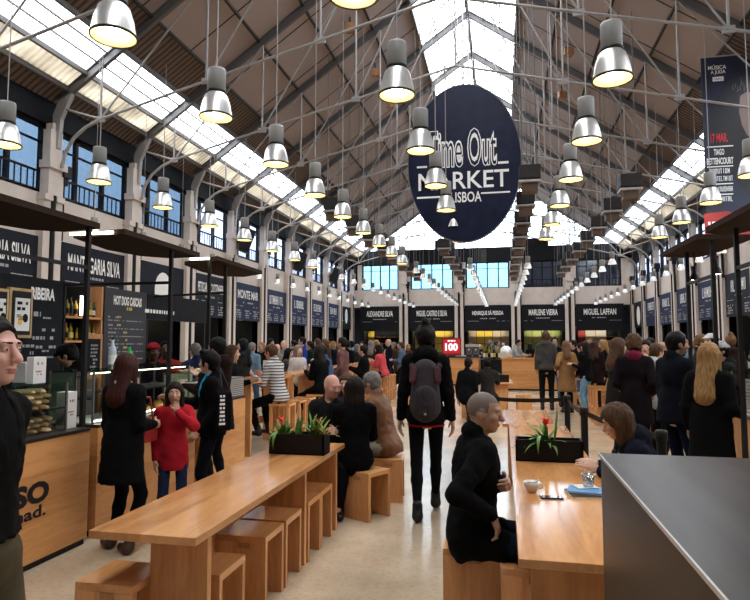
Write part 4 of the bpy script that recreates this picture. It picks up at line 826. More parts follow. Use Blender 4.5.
# ================================================================== PEOPLE: smooth-blended distance fields, meshed with surface nets
V = lambda *a: np.array(a, float)
def nrm(v): return v/(np.linalg.norm(v)+1e-9)
class Field:
    def __init__(s): s.p = []
    def cone(s, a, b, ra, rb, k=.02, sq=None, op='u'):      # sq = (axis vector, factor): flatten along that axis
        s.p.append(('c', np.array(a, float), np.array(b, float), ra, rb, sq, k, op)); return s
    def ell(s, c, R, r, k=.02, op='u'): s.p.append(('e', np.array(c, float), R, np.array(r, float), None, None, k, op)); return s
    def cut(s, n, d): s.p.append(('h', np.array(n, float), d, None, None, None, 0, 'h')); return s   # keep n.x < d
    def bounds(s):
        lo = V(9, 9, 9); hi = -lo
        for q in s.p:
            if q[7] != 'u': continue
            if q[0] == 'c':
                f = q[5][1] if q[5] else 1; m = max(q[3], q[4])*max(1, 1/f if f < 1 else 1); pts = (q[1], q[2])
            else: m = q[3].max(); pts = (q[1],)
            for c in pts: lo = np.minimum(lo, c-m); hi = np.maximum(hi, c+m)
        return lo, hi
    def mesh(s, vox, rough=0, strand=0):
        lo, hi = s.bounds(); lo = lo-2.5*vox; n = np.ceil((hi+2.5*vox-lo)/vox).astype(int)+1
        ax = [lo[i]+vox*np.arange(n[i]) for i in range(3)]
        D = np.full(n, 1.0, np.float32)
        for q in s.p:
            kind, op, k = q[0], q[7], q[6]
            if kind == 'h':
                d = q[1][0]*ax[0][:, None, None]+q[1][1]*ax[1][None, :, None]+q[1][2]*ax[2][None, None, :]-q[2]; D = np.maximum(D, d.astype(np.float32)); continue
            if kind == 'c':
                f = q[5][1] if q[5] else 1; m = max(q[3], q[4])/min(1, f)+k+3*vox; a, b = np.minimum(q[1], q[2])-m, np.maximum(q[1], q[2])+m
            else: m = q[3].max()+k+3*vox; a, b = q[1]-m, q[1]+m
            i0 = np.clip(np.floor((a-lo)/vox).astype(int), 0, n-1); i1 = np.clip(np.ceil((b-lo)/vox).astype(int)+1, 1, n)
            if (i1 <= i0).any(): continue
            sl = tuple(slice(i0[i], i1[i]) for i in range(3))
            X, Y_, Z_ = np.meshgrid(ax[0][sl[0]], ax[1][sl[1]], ax[2][sl[2]], indexing='ij', sparse=True)
            if kind == 'c':
                A, B = q[1], q[2]; ba = B-A; L = ba @ ba+1e-12
                dx, dy, dz = X-A[0], Y_-A[1], Z_-A[2]
                t = np.clip((dx*ba[0]+dy*ba[1]+dz*ba[2])/L, 0, 1)
                ex, ey, ez = dx-t*ba[0], dy-t*ba[1], dz-t*ba[2]; d2 = ex*ex+ey*ey+ez*ez
                if q[5]:
                    u = q[5][0]; c = ex*u[0]+ey*u[1]+ez*u[2]; d2 = d2+c*c*(f*f-1)
                d = np.sqrt(d2)-(q[3]+t*(q[4]-q[3]))
            else:
                dx, dy, dz = X-q[1][0], Y_-q[1][1], Z_-q[1][2]; R = q[2]; k0 = 0; k1 = 0
                for i in range(3):
                    c = dx*R[i][0]+dy*R[i][1]+dz*R[i][2]; k0 = k0+(c/q[3][i])**2; k1 = k1+(c/q[3][i]**2)**2
                k0 = np.sqrt(k0); d = k0*(k0-1)/np.sqrt(k1+1e-9)
            d = d.astype(np.float32); cur = D[sl]
            if op == 'u':
                h = np.clip(.5+.5*(cur-d)/max(k, 1e-5), 0, 1); D[sl] = cur*(1-h)+d*h-k*h*(1-h)
            else:
                h = np.clip(.5-.5*(cur+d)/max(k, 1e-5), 0, 1); D[sl] = cur*(1-h)-d*h+k*h*(1-h)
        if rough or strand:
            X, Y_, Z_ = np.meshgrid(*ax, indexing='ij', sparse=True)
            if rough: D = D+(rough*(np.sin(X*45+np.sin(Z_*31)*1.7)*np.sin(Y_*42+1+np.sin(X*33))*np.sin(Z_*38+np.sin(Y_*35))+.4*np.sin(X*120+np.sin(Z_*90))*np.sin(Y_*110)*np.sin(Z_*70))).astype(np.float32)
            if strand: D = D+(strand*(np.sin(X*170+np.sin(Z_*14)*2)*np.sin(Y_*110+np.sin(Z_*11)*2)+.5*np.sin(X*70+Z_*9))).astype(np.float32)
        return surfnet(D, lo, vox)
CORN = np.array([(0, 0, 0), (1, 0, 0), (0, 1, 0), (1, 1, 0), (0, 0, 1), (1, 0, 1), (0, 1, 1), (1, 1, 1)])
EDG = [(0, 1), (2, 3), (4, 5), (6, 7), (0, 2), (1, 3), (4, 6), (5, 7), (0, 4), (1, 5), (2, 6), (3, 7)]
def surfnet(D, lo, vox):
    S = D < 0; n = np.array(D.shape)
    cnt = sum(S[c[0]:n[0]-1+c[0], c[1]:n[1]-1+c[1], c[2]:n[2]-1+c[2]].astype(np.int8) for c in CORN)
    I = np.argwhere((cnt > 0) & (cnt < 8)); idx = np.full(n-1, -1, np.int64); idx[I[:, 0], I[:, 1], I[:, 2]] = np.arange(len(I))
    dv = np.stack([D[I[:, 0]+c[0], I[:, 1]+c[1], I[:, 2]+c[2]] for c in CORN], 1); acc = np.zeros((len(I), 3)); w = np.zeros(len(I))
    for a, b in EDG:
        x = (dv[:, a] < 0) != (dv[:, b] < 0); t = dv[:, a]/(dv[:, a]-dv[:, b]+1e-12); p = CORN[a]+t[:, None]*(CORN[b]-CORN[a]); acc[x] += p[x]; w[x] += 1
    v = lo+vox*(I+acc/w[:, None]); F = []
    for d in range(3):
        sl0 = [slice(None)]*3; sl1 = [slice(None)]*3; sl0[d] = slice(0, -1); sl1[d] = slice(1, None)
        a, b = S[tuple(sl0)], S[tuple(sl1)]; E_ = np.argwhere(a != b); e, f = (d+1) % 3, (d+2) % 3
        E_ = E_[(E_[:, e] > 0) & (E_[:, f] > 0) & (E_[:, e] < n[e]-1) & (E_[:, f] < n[f]-1)]
        if not len(E_): continue
        g = []
        for oe, of in ((1, 1), (0, 1), (0, 0), (1, 0)):
            q = E_.copy(); q[:, e] -= oe; q[:, f] -= of; g.append(idx[q[:, 0], q[:, 1], q[:, 2]])
        g = np.stack(g, 1); ins = a[E_[:, 0], E_[:, 1], E_[:, 2]]; g[~ins] = g[~ins][:, ::-1]; F.append(g)
    F = np.concatenate(F) if F else np.zeros((0, 4), int)
    return v, F[(F >= 0).all(1)]
def add_sdf(name, geos, m, parent, mats_fn=None):
    vs, fs, b = [], [], 0
    for v, f in geos: vs.append(v); fs.append(f+b); b += len(v)
    v = np.concatenate(vs); f = np.concatenate(fs); me = bpy.data.meshes.new(name)
    me.vertices.add(len(v)); me.vertices.foreach_set('co', v.ravel().astype(np.float32)); me.loops.add(f.size); me.loops.foreach_set('vertex_index', f.ravel().astype(np.int32))
    me.polygons.add(len(f)); me.polygons.foreach_set('loop_start', np.arange(0, f.size, 4, dtype=np.int32)); me.polygons.foreach_set('use_smooth', np.ones(len(f), bool))
    ml = m if isinstance(m, list) else [m]
    for x in ml: me.materials.append(x)
    if mats_fn is not None: me.polygons.foreach_set('material_index', mats_fn(v[f].mean(1)).astype(np.int32))
    me.update(calc_edges=True); me.validate()
    return link_mesh(name, me, parent)
def ik(a, t, l1, l2, hint):
    d = t-a; L = np.linalg.norm(d)
    if L > (l1+l2)*.995: t = a+d/L*(l1+l2)*.995; d = t-a; L = np.linalg.norm(d)
    L = max(L, abs(l1-l2)+.02); u = d/np.linalg.norm(d); x = (l1*l1-l2*l2+L*L)/(2*L); h = math.sqrt(max(l1*l1-x*x, 0)); hv = hint-(hint @ u)*u
    return a+u*x+nrm(hv)*h, t
def rot(ax, an, v): return np.array(Matrix.Rotation(an, 3, Vector(ax)) @ Vector(v))
SKINS = {'fair': (.56, .33, .23), 'tan': (.4, .235, .165), 'brown': (.09, .04, .025), 'pink': (.6, .32, .25)}
HAIRS = {'black': (.004, .003, .003), 'dark': (.014, .008, .005), 'brown': (.09, .045, .022), 'auburn': (.05, .013, .009), 'blonde': (.36, .2, .08), 'grey': (.22, .2, .19), 'light': (.17, .09, .045)}
def cloth(c, kind=None):
    q_ = .5 if max(c) < .06 else .9; c = tuple(x*q_ for x in c)
    nm = 'cloth %.3f %.3f %.3f %s' % (*c, kind or '')
    if nm in MATS: return MATS[nm]
    if kind == 'stripe' or kind == 'plaid':
        m = bpy.data.materials.new(nm); m.use_nodes = True; N = m.node_tree.nodes; L = m.node_tree.links; b = N['Principled BSDF']; tc = N.new('ShaderNodeTexCoord')
        w = N.new('ShaderNodeTexWave'); w.bands_direction = 'Z'; w.inputs['Scale'].default_value = 7 if kind == 'stripe' else 5; w.inputs['Distortion'].default_value = 1.2 if kind == 'stripe' else .3; L.new(tc.outputs['Object'], w.inputs['Vector'])
        r = N.new('ShaderNodeValToRGB'); e = r.color_ramp.elements; e[0].position = .35; e[1].position = .5; e[0].color = (.06, .06, .07, 1) if kind == 'stripe' else (.015, .01, .012, 1); e[1].color = (*c, 1)
        src = w.outputs['Fac']
        if kind == 'plaid':
            w2 = N.new('ShaderNodeTexWave'); w2.bands_direction = 'X'; w2.inputs['Scale'].default_value = 5; L.new(tc.outputs['Object'], w2.inputs['Vector']); mm = N.new('ShaderNodeMath'); mm.operation = 'MULTIPLY'; L.new(w.outputs['Fac'], mm.inputs[0]); L.new(w2.outputs['Fac'], mm.inputs[1]); src = mm.outputs[0]
        L.new(src, r.inputs[0]); L.new(r.outputs[0], b.inputs['Base Color']); b.inputs['Roughness'].default_value = .85; MATS[nm] = m; return m
    return mat(nm, c, .5 if kind == 'leather' else .9, noise=.3, nscale=9, bump=.5 if kind != 'leather' else .25, spec=.35 if kind == 'leather' else .06)
HANDS = 0
def hand(F, wr, d, thumb, s, curl, fine):
    """palm, four unequal two-joint fingers and a thumb from the side of the palm"""
    d = nrm(d); l = nrm(thumb-(thumb @ d)*d); n = np.cross(d, l)
    F.cone(wr-d*.03*s, wr+d*.02*s, .026*s, .026*s, .01, (n, 1.25)); F.ell(wr+d*.05*s, (l, d, n), (.041*s, .05*s, .017*s), .012)
    rr = .0088*s
    for i, (o, L) in enumerate(((.03, .072), (.011, .08), (-.009, .074), (-.027, .058))):
        a = wr+d*(.088-.004*abs(i-1))*s+l*o*s; c1 = curl*(.7+.12*i); d1 = rot(l, 0, d)*math.cos(c1)+n*math.sin(c1)*F.side; c2 = c1+curl*.9; d2 = d*math.cos(c2)+n*math.sin(c2)*F.side
        b = a+d1*L*.52*s; F.cone(a-d*.02*s, b, rr*1.08, rr, .004); F.cone(b, b+d2*L*.5*s, rr, rr*.8, .003)
    a = wr+d*.022*s+l*.026*s; t1 = nrm(d*.6+l*.75+n*.3*F.side); b = a+t1*.042*s; t2 = nrm(d*.9+l*.25+n*.35*F.side); F.cone(a, b, .0125*s, .0105*s, .008); F.cone(b, b+t2*.034*s, .0105*s, .0085*s, .004)
def person(label, x, y, face, h=1.72, seat=None, lean=0, top='jacket', tc=(.015, .015, .017), tk=None, hem=None, legc=(.02, .02, .025), shoec=(.012, .01, .01), hair='short', hc='dark', skin='fair', hy=0, hp=0,
           lw=None, rw=None, la=None, ra=None, z0=0, twist=0, extra=None, group=None, vox=None, collar=True, lcurl=.5, rcurl=.5, lean_side=0, hood=False, fat=1.0, inner=None):
    """local frame: +Y is forward, +X the person's right, z up; face = heading in degrees, 0 = +X"""
    t = thing('person', label, 'person', (x, y, z0), math.radians(face-90), group)
    dist = math.hypot(x, y); vx = vox or min(max(dist/330, .0075), .036); s = h/1.75; up = V(0, 0, 1)
    ph = .93*s if seat is None else seat+.1*s-z0
    P = V(0, 0, ph); cl, sl = math.cos(lean), math.sin(lean); ct, st = math.cos(twist), math.sin(twist)
    u = nrm(V(math.sin(lean_side), sl, cl)); f0 = V(0, cl, -sl); r0 = V(1, 0, 0); r = nrm(r0*ct-f0*st); f = np.cross(u, r); RT = (r, f, u)
    nb = P+u*.53*s; sh = {1: P+u*.475*s+r*.16*s, -1: P+u*.475*s-r*.16*s}
    # head frame
    hl = lean*.45+hp; hf = V(0, math.cos(hl), -math.sin(hl)); hu = V(0, math.sin(hl), math.cos(hl)); hr = V(1, 0, 0)
    hf = rot((0, 0, 1), twist+hy, hf); hu = rot((0, 0, 1), twist+hy, hu); hr = rot((0, 0, 1), twist+hy, hr); RH = (hr, hf, hu)
    hc_ = nb+nrm(u+hu)*.165*s+hf*.03*s
    H = lambda a, b, c: hc_+(hr*a+hf*b+hu*c)*s
    near = dist < 7
    # arms and legs
    el, wr = {}, {}
    for k, tgt in ((1, rw), (-1, lw)):
        w = V(k*.215*s, .06*s, P[2]-.06*s) if tgt is None else V(*tgt)*V(s, s, 1)
        if tgt is None: w = sh[k]+(w-sh[k])/np.linalg.norm(w-sh[k])*.53*s
        hint = V(k*.22, -.9, -.5) if (ra if k == 1 else la) is None else V(*(ra if k == 1 else la)); el[k], wr[k] = ik(sh[k], w, .285*s, .26*s, hint)
    hip = {k: P+r0*k*.088*s-V(0, 0, .02*s) for k in (1, -1)}; kn, an = {}, {}
    LG = (extra or {}).get('legs')
    for k in (1, -1):
        if LG: a = V(*LG[0 if k == 1 else 1]); hint = V(k*.08, 1, .15)
        elif seat is None: a = V(k*.1*s, -.02*s, .085*s); hint = V(k*.05, 1, 0)
        else: a = V(k*.13*s, (.40 if seat < .6 else .3)*s, .085*s if seat < .6 else seat-.42-z0); hint = V(k*.15, .3, 1)
        kn[k], an[k] = ik(hip[k], a, .44*s, .41*s, hint)
    def torso(F, g, k=.04):
        F.ell(P+u*.36*s, RT, (.15*s*fat+g, .112*s*fat+g, .2*s), k); F.ell(P+u*.14*s, RT, (.132*s*fat+g, .105*s*fat+g, .2*s), k); F.ell(P+u*.0*s, RT, (.152*s*fat+g, .12*s*fat+g, .14*s), k)
        F.cone(sh[1]-r*.03*s, sh[-1]+r*.03*s, .062*s+g*.8, .062*s+g*.8, k); F.cone(nb-u*.05*s, nb+u*.02*s, .075*s+g*.4, .055*s+g*.4, k)
    def arms(F, g, upto=1.0, k=.02):
        for q in (1, -1):
            F.cone(sh[q], el[q], .052*s*fat+g, .041*s+g, k+.01); e = el[q]+(wr[q]-el[q])*upto; F.cone(el[q], e, .043*s+g, .031*s+g*.9, k)
    def legs(F, g, upto=1.0, k=.02):
        for q in (1, -1):
            F.cone(hip[q], kn[q], .083*s*fat+g, .054*s+g, k+.015); e = kn[q]+(an[q]-kn[q])*upto; m = kn[q]+(an[q]-kn[q])*.35; F.cone(kn[q], m, .053*s+g, .054*s+g, k); F.cone(m, e, .054*s+g, .035*s+g, k)
    # ---- body: one skin surface, finer at head and hands
    B = Field(); torso(B, -.012); arms(B, -.006); legs(B, -.008)
    for q in (1, -1): B.cone(an[q], an[q]+V(0, .1*s, -.04*s), .03*s, .025*s, .02)
    geos = [B.mesh(max(vx*1.3, .018))]
    Hd = Field(); hv = max(vx*.62, .0052) if dist > 2.8 else .0038
    Hd.ell(H(0, -.012, .022), RH, V(.074, .094, .094)*s, .02); Hd.ell(H(0, .022, -.045), RH, V(.057, .066, .07)*s, .03); Hd.ell(H(0, .058, -.088), RH, V(.026, .026, .022)*s, .02)
    Hd.cone(nb-u*.04*s, H(0, -.02, -.06), .058*s, .052*s, .02)
    Hd.cone(H(-.035, .076, .026), H(.035, .076, .026), .014*s, .014*s, .012); Hd.cone(H(0, .086, .012), H(0, .108, -.026), .009*s, .0145*s, .008); Hd.ell(H(0, .1, -.03), RH, V(.017, .012, .009)*s, .006)
    for q in (1, -1):
        Hd.ell(H(q*.031, .094, .008), RH, V(.017, .013, .011)*s, .008, 's'); Hd.ell(H(q*.04, .066, -.022), RH, V(.022, .02, .02)*s, .02)
        Hd.ell(H(q*.074, -.006, -.006), RH, V(.011, .022, .032)*s, .006)
        if near: Hd.ell(H(q*.031, .0805, .008), RH, V(.0125, .0105, .0095)*s, .002)
    Hd.ell(H(0, .088, -.058), RH, V(.023, .009, .005)*s, .005); Hd.ell(H(0, .086, -.068), RH, V(.019, .009, .0055)*s, .005)
    geos.append(Hd.mesh(hv))
    for q, cu in ((1, rcurl), (-1, lcurl)):
        Fh = Field(); Fh.side = q; d = nrm(wr[q]-el[q]); th = V(-q*.25, .9, .35); Fh.side = -q if abs(d[2]) < .8 else -q
        hd = (extra or {}).get('hand%+d' % q)
        if hd: d = nrm(V(*hd[0])); th = V(*hd[1])
        n_ = np.cross(d, nrm(th-(th @ d)*d)); Fh.side = 1 if n_[0]*-q > 0 else -1
        if hd and len(hd) > 2: Fh.side = hd[2]
        hand(Fh, wr[q], d, th, s*1.02, cu, near); geos.append(Fh.mesh(max(min(vx*.55, .012), .0046)))
    sk = SKINS[skin]; M_sk = mat('skin '+skin, sk, .5, noise=.08, nscale=6); lips = mat('lips '+skin, (sk[0]*.75, sk[1]*.5, sk[2]*.5), .5); eye = mat('eye white', (.6, .56, .52), .3); iris = mat('iris', (.03, .02, .015), .2); stub = mat('shaved skin '+skin, (sk[0]*.34, sk[1]*.42, sk[2]*.48), .6)
    def mf(c):
        o = np.zeros(len(c)); q = (c-hc_)/s; a, b, e = q @ hr, q @ hf, q @ hu
        o[(np.abs(a) < .023) & (b > .085) & (e > -.074) & (e < -.053)] = 1
        for k in (1, -1):
            dd = (a-k*.031)**2+((e-.008)*1.3)**2
            if near: de = (a-k*.031)**2+((e-.008)*2.3)**2; o[(de < .0115**2) & (b > .074)] = 2; o[(de < .0066**2) & (b > .074)] = 3
            else: o[(dd < .011**2) & (b > .06)] = 3
        if hair == 'buzz': o[(e > .035-.5*np.clip(b-.02, 0, 1)*0+np.where(b > .03, .03, -.03)-np.where(b < -.04, .03, 0)) & (e > -.06)] = 4
        if hair == 'stubble': o[(e < -.035) & (b > .0) & (e > -.12) & (o == 0)] = 4
        return o
    add_sdf('body', geos, [M_sk, lips, eye, iris, stub], t, mf)
    # ---- trousers and shoes
    if legc is not None:
        Tm = Field(); Tm.ell(P+u*.01*s, RT, (.152*s*fat+.008, .123*s*fat+.008, .13*s), .03); legs(Tm, (.003 if top == 'coat' else .01) if not (extra or {}).get('skinny') else .0, .94); add_sdf('trousers', [Tm.mesh(vx)], cloth(legc), t)
    for q in (1, -1):
        S_ = Field(); a = an[q]; tip = (extra or {}).get('toe', V(q*.02, .15, -.05)); tip = V(*tip)*s; S_.cone(a+V(0, -.035, -.045)*s, a+tip, .042*s, .036*s, .03); S_.cone(a+V(0, 0, .05*s), a+V(0, -.01, -.04)*s, .046*s, .046*s, .03)
        if seat is None and not LG: S_.cut((0, 0, -1), -.002)
        add_sdf('shoe', [S_.mesh(vx)], cloth(shoec, 'leather'), t)
    # ---- upper garment
    g = {'jacket': .017, 'coat': .02, 'shirt': .008, 'sweater': .013}[top]*s
    G = Field(); torso(G, g, .05); arms(G, g*.8, .9)
    hemz = hem if hem is not None else (ph-(.35 if top == 'coat' else .12)*s if seat is None else ph-.06*s)
    if top == 'coat' and seat is None and hemz < ph-.04:
        w = 1.0+.25*(ph-hemz)
        G.cone(P+u*.1*s, V(0, -.01, hemz-.05), .165*s*fat+g*.6, .2*s*w*fat+g*.4, .05, (f, 1.25))
    elif top == 'coat':
        for q in (1, -1): G.cone(hip[q]+V(0, 0, .01), hip[q]+(kn[q]-hip[q])*(extra or {}).get('skirt', .6), .105*s, .09*s, .05)
        G.cone(P+V(0, -.06, .05), P+V(0, -.07, -.03), .15*s, .14*s, .05, (V(0, 1, 0), 1.9))
    else: G.ell(P-u*.04*s, RT, (.155*s*fat+g, .125*s*fat+g, .15*s), .05)
    if collar:
        G.cone(nb-u*.02*s, nb+nrm(u+hu*.6)*.045*s-f*.02*s, .076*s, .073*s, .02)
    if hood: G.ell(nb-f*.075*s+u*.01*s, RT, (.12*s, .075*s, .085*s), .03)
    G.ell(nb+u*.078*s+f*.034*s, RT, (.063*s, .074*s, .078*s), .012, 's')
    if seat is None or top != 'coat': G.cut(-u if seat is not None else V(0, 0, -1), -(hemz if seat is None else (P-u*.1*s) @ u))
    if (extra or {}).get('vneck'): vn = extra['vneck']; G.cone(nb+f*.1*s-u*.02*s, P+u*.3*s+f*.16*s, .05*s*vn, .014*s*vn, .01, None, 's')
    nmG = {'jacket': 'jacket', 'coat': 'coat', 'shirt': 'shirt', 'sweater': 'sweater'}[top]
    add_sdf(nmG, [G.mesh(vx, .006 if dist < 7 else 0)], cloth(tc, tk), t)
    if inner is not None:
        I_ = Field(); I_.ell(P+u*.36*s, RT, (.15*s+.01, .112*s+.016, .2*s), .04); I_.cone(nb-u*.05*s, nb+u*.02*s, .085*s, .066*s, .04); add_sdf('inner_shirt', [I_.mesh(vx)], cloth(inner), t)
    # ---- hair
    if hair not in ('bald', 'buzz'):
        Hh = Field(); th_ = .014 if hair in ('short', 'crop', 'stubble') else .02
        Hh.ell(H(0, -.016, .024), RH, V(.074+th_, .094+th_, .094+th_)*s, .01)
        long_ = {'long': .30, 'verylong': .42, 'bob': .17}.get(hair)
        if long_:
            Hh.cone(H(0, -.05, .0), H(0, -.07 if hair == 'bob' else -.135, -.06)-up*(long_-.1)*s, .095*s, .1*s, .03, (hf, 1.5))
            for q in (1, -1): Hh.cone(H(q*.07, .0, .0), H(q*.075, .005, -.06)-up*(long_*.45)*s, .034*s, .03*s, .03)
        elif hair == 'curly':
            R_ = random.Random(int(x*100))
            for i in range(26):
                a_, b_ = R_.uniform(0, 2*PI), R_.uniform(-.7, 1.3); Hh.ell(H(.085*math.cos(a_)*math.cos(b_), -.02+.1*math.sin(a_)*math.cos(b_)*.9, .02+.105*math.sin(b_)), RH, V(.035, .035, .035)*s, .015)
        else: Hh.ell(H(0, -.05, -.035), RH, V(.07, .055, .06)*s, .02)
        if hair == 'bun': Hh.ell(H(0, -.045, .14), RH, V(.045, .05, .05)*s, .015)
        if hair == 'ponytail': Hh.ell(H(0, -.12, .05), RH, V(.035, .045, .035)*s, .02); Hh.cone(H(0, -.14, .04), H(0, -.15, -.14), .03*s, .02*s, .02)
        if hair == 'quiff': Hh.ell(H(.0, .06, .115), RH, V(.06, .045, .035)*s, .02)
        Hh.ell(H(0, .115, -.045) if long_ else H(0, .125, -.008), RH, (V(.088, .115, .11) if long_ else V(.105, .09, .11))*s, .01, 's')
        if not long_:
            for q in (1, -1): Hh.ell(H(q*.09, .004, -.035), RH, V(.034, .03, .042)*s, .008, 's')
            Hh.cut(-hu, -(hc_ @ hu-.095*s))
        gh = [Hh.mesh(max(vx*.6, .0055), *((0, .004*s) if long_ else (.006*s, .0)))]
        if near:
            for q in (1, -1): e = Field(); e.cone(H(q*.016, .094, .03), H(q*.045, .083, .031), .0045, .0035, .004); gh.append(e.mesh(.0042))
        add_sdf('hair', gh, mat('hair '+hc, HAIRS[hc], .6, noise=.55, nscale=16, stretch=(5, 5, .6), bump=.4, spec=.15), t)
    t['_j'] = 0; del t['_j']
    J = dict(P=P, u=u, r=r, f=f, nb=nb, sh=sh, el=el, wr=wr, hc=hc_, H=H, RH=RH, RT=RT, s=s, vx=vx, kn=kn, hip=hip, an=an)
    e = extra or {}
    if e.get('cap'):
        C_ = Field(); C_.ell(H(0, -.012, .035), RH, V(.092, .112, .095)*s, .01); C_.cut(-hu, -(hc_ @ hu+.03*s)); C_.cone(H(-.03, .1, .05), H(.03, .1, .05), .03*s, .03*s, .01, (hu, 3)); add_sdf('cap', [C_.mesh(max(vx*.7, .007))], cloth(e['cap']), t)
    if e.get('scarf'):
        C_ = Field(); C_.cone(nb+u*.02*s-f*.05*s, nb+u*.03*s+f*.05*s, .085*s, .09*s, .02); C_.ell(nb+u*.1*s, RT, (.06, .07, .07), .01, 's'); add_sdf('scarf', [C_.mesh(vx)], cloth(e['scarf']), t)
    return t, J
BLK = (.011, .011, .013); NAVY = (.012, .016, .035); TAN = (.34, .19, .085); DEN = (.06, .12, .22)
PX = lambda px, Y_: on_y(px, 345, Y_)[0]
def top_h(px, py, Y_): return on_y(px, py, Y_)[2]
def stand(label, px, Y_, ytop, face, **k): return person(label, PX(px, Y_), Y_, face, h=max(1.2, top_h(px, ytop, Y_)), **k)
# ---- foreground
person('man in dark zipped jacket and olive trousers at the left edge', -1.74, 1.73, 8, h=1.745, top='jacket', tc=(.013, .012, .011), hem=1.0, legc=(.105, .085, .05), hc='dark', hair='short', hy=-.05, skin='pink', extra=dict(vneck=1), inner=(.012, .012, .013), lw=(-.25, -.08, .84), rw=(.25, -.08, .84))
stand('woman in black padded coat with long auburn hair seen from behind', 126, 4.35, 354, 82, top='coat', tc=(.01, .01, .012), hem=.55, legc=(.012, .012, .015), shoec=(.06, .035, .025), hair='long', hc='auburn', lw=(-.1, .24, 1.0), rw=(.14, .24, .98), extra=dict(scarf=(.4, .36, .33), legs=((.1, -.0, .085), (-.13, .06, .085)), toe=(-.14, .04, -.06)))
stand('girl in bright red hooded coat with hand at her mouth', 176, 4.75, 382, -62, top='coat', tc=(.45, .018, .03), hem=.57, legc=(.018, .025, .06), hair='bob', hc='dark', hood=True, lw=(-.03, .2, 1.08), la=(-.9, .2, -.8), rw=(.19, .06, .66), fat=.82, extra={'hand-1': ((.1, -.05, 1), (.9, .3, 0), 1)})
boy, J = stand('boy in black coat over bright blue top reaching to the left', 212, 5.35, 351, 208, top='coat', tc=(.009, .009, .010), hem=.78, legc=(.012, .014, .022), hair='quiff', hc='black', skin='fair', hy=-.45, rw=(.16, .4, 1.12), lw=(-.2, .12, .84), extra=dict(vneck=1.7), inner=(.03, .45, .85))
stand('man in dark brown fur-hooded coat behind the boy', 219, 6.2, 337, 170, top='coat', tc=(.03, .016, .013), hem=.7, hair='short', hc='black', hood=True, rw=(.2, .42, 1.28), lw=(-.15, .35, 1.2), skin='tan')
stand('grey-haired man in navy jumper at the far kiosk counter', 196, 8.4, 343, 150, top='sweater', tc=(.015, .025, .07), hair='short', hc='grey', lw=(-.1, .35, 1.15), rw=(.1, .35, 1.15))
stand('woman with brown hair and dark top beyond the boy', 231, 8.0, 345, 15, top='jacket', tc=BLK, hair='long', hc='brown', lw=(-.1, .3, 1.1))
person('cook in red cap working inside the left kiosk', on_y(153, 345, 6.85)[0], 6.85, -40, h=1.66, top='shirt', tc=(.02, .018, .02), skin='brown', hair='short', hc='black', lw=(-.15, .35, 1.15), rw=(.15, .35, 1.15), extra=dict(cap=(.35, .02, .03)))
person('second kiosk cook in red top behind the red-capped cook', on_y(166, 345, 7.6)[0], 7.6, -60, h=1.68, top='shirt', tc=(.3, .03, .03), skin='brown', hair='short', hc='black', lw=(-.15, .35, 1.1), rw=(.15, .35, 1.1))
person('kiosk worker in black cap behind the lit glass case', on_y(74, 345, 5.3)[0], 5.3, 200, h=1.66, top='shirt', tc=BLK, hair='short', hc='black', hp=.45, lw=(-.1, .35, 1.1), rw=(.1, .35, 1.1), extra=dict(cap=(.012, .011, .011)))
# walking man with rucksack
bx, by = -.74, 5.85
wm, J = person('man in black walking away with a dark rucksack and topknot', bx, by, 96, h=1.83, top='jacket', tc=(.013, .012, .013), hem=.86, legc=(.010, .010, .012), hair='bun', hc='black', hood=True, skin='fair', hy=.1, rw=(.25, .02, .83), lw=(-.25, .02, .83), vox=.013, extra=dict(skinny=1, legs=((.085, .27, .09), (-.08, -.2, .1)), toe=(.01, .14, -.055)))
def world(t, v): a = t.rotation_euler.z; c, s_ = math.cos(a), math.sin(a); return (t.location.x+v[0]*c-v[1]*s_, t.location.y+v[0]*s_+v[1]*c, t.location.z+v[2])
def sub(label, name, cat, t, base):                                # a thing worn or carried by a person, in the person's frame
    o = thing(name, label, cat, world(t, base), t.rotation_euler.z); return o
red = Field(); P = J['P']
for q in (1, -1): red.cone(P+V(-.1, 0, -.07), P+V(.1, 0, -.07), .1, .1, .02, (V(0, 1, 0), 1.2))
red.cut((0, 0, 1), .875); red.cut((0, 0, -1), -.85); hemo = Field()
hemo.ell(P+V(0, 0, -.075), (V(1, 0, 0), V(0, 1, 0), V(0, 0, 1)), (.185, .145, .2), .01); hemo.cut((0, 0, 1), .872); hemo.cut((0, 0, -1), -.852); add_sdf('red_hem', [hemo.mesh(.012)], cloth((.35, .01, .02)), [o for o in KIDS[wm.name] if o.name.startswith('jacket')][0])
bk_ = sub('dark purple patterned rucksack on the back of the walking man', 'rucksack', 'rucksack', wm, (0, -.26, 1.15)); O = V(0, -.26, 1.15); I3 = (V(1, 0, 0), V(0, 1, 0), V(0, 0, 1))
F = Field(); F.cone(V(0, -.225, 1.06)-O, V(0, -.19, 1.38)-O, .145, .12, .03, (V(0, 1, 0), 1.7)); add_sdf('main_bag', [F.mesh(.012)], mat('rucksack fabric', (.03, .018, .026), .8, noise=.75, nscale=16, c2=(.012, .01, .014)), bk_)
F = Field(); F.cone(V(0, -.285, 1.02)-O, V(0, -.285, 1.16)-O, .105, .1, .03, (V(0, 1, 0), 2)); add_sdf('front_pocket', [F.mesh(.012)], mat('rucksack pocket', (.026, .015, .024), .8, noise=.8, nscale=30), bk_)
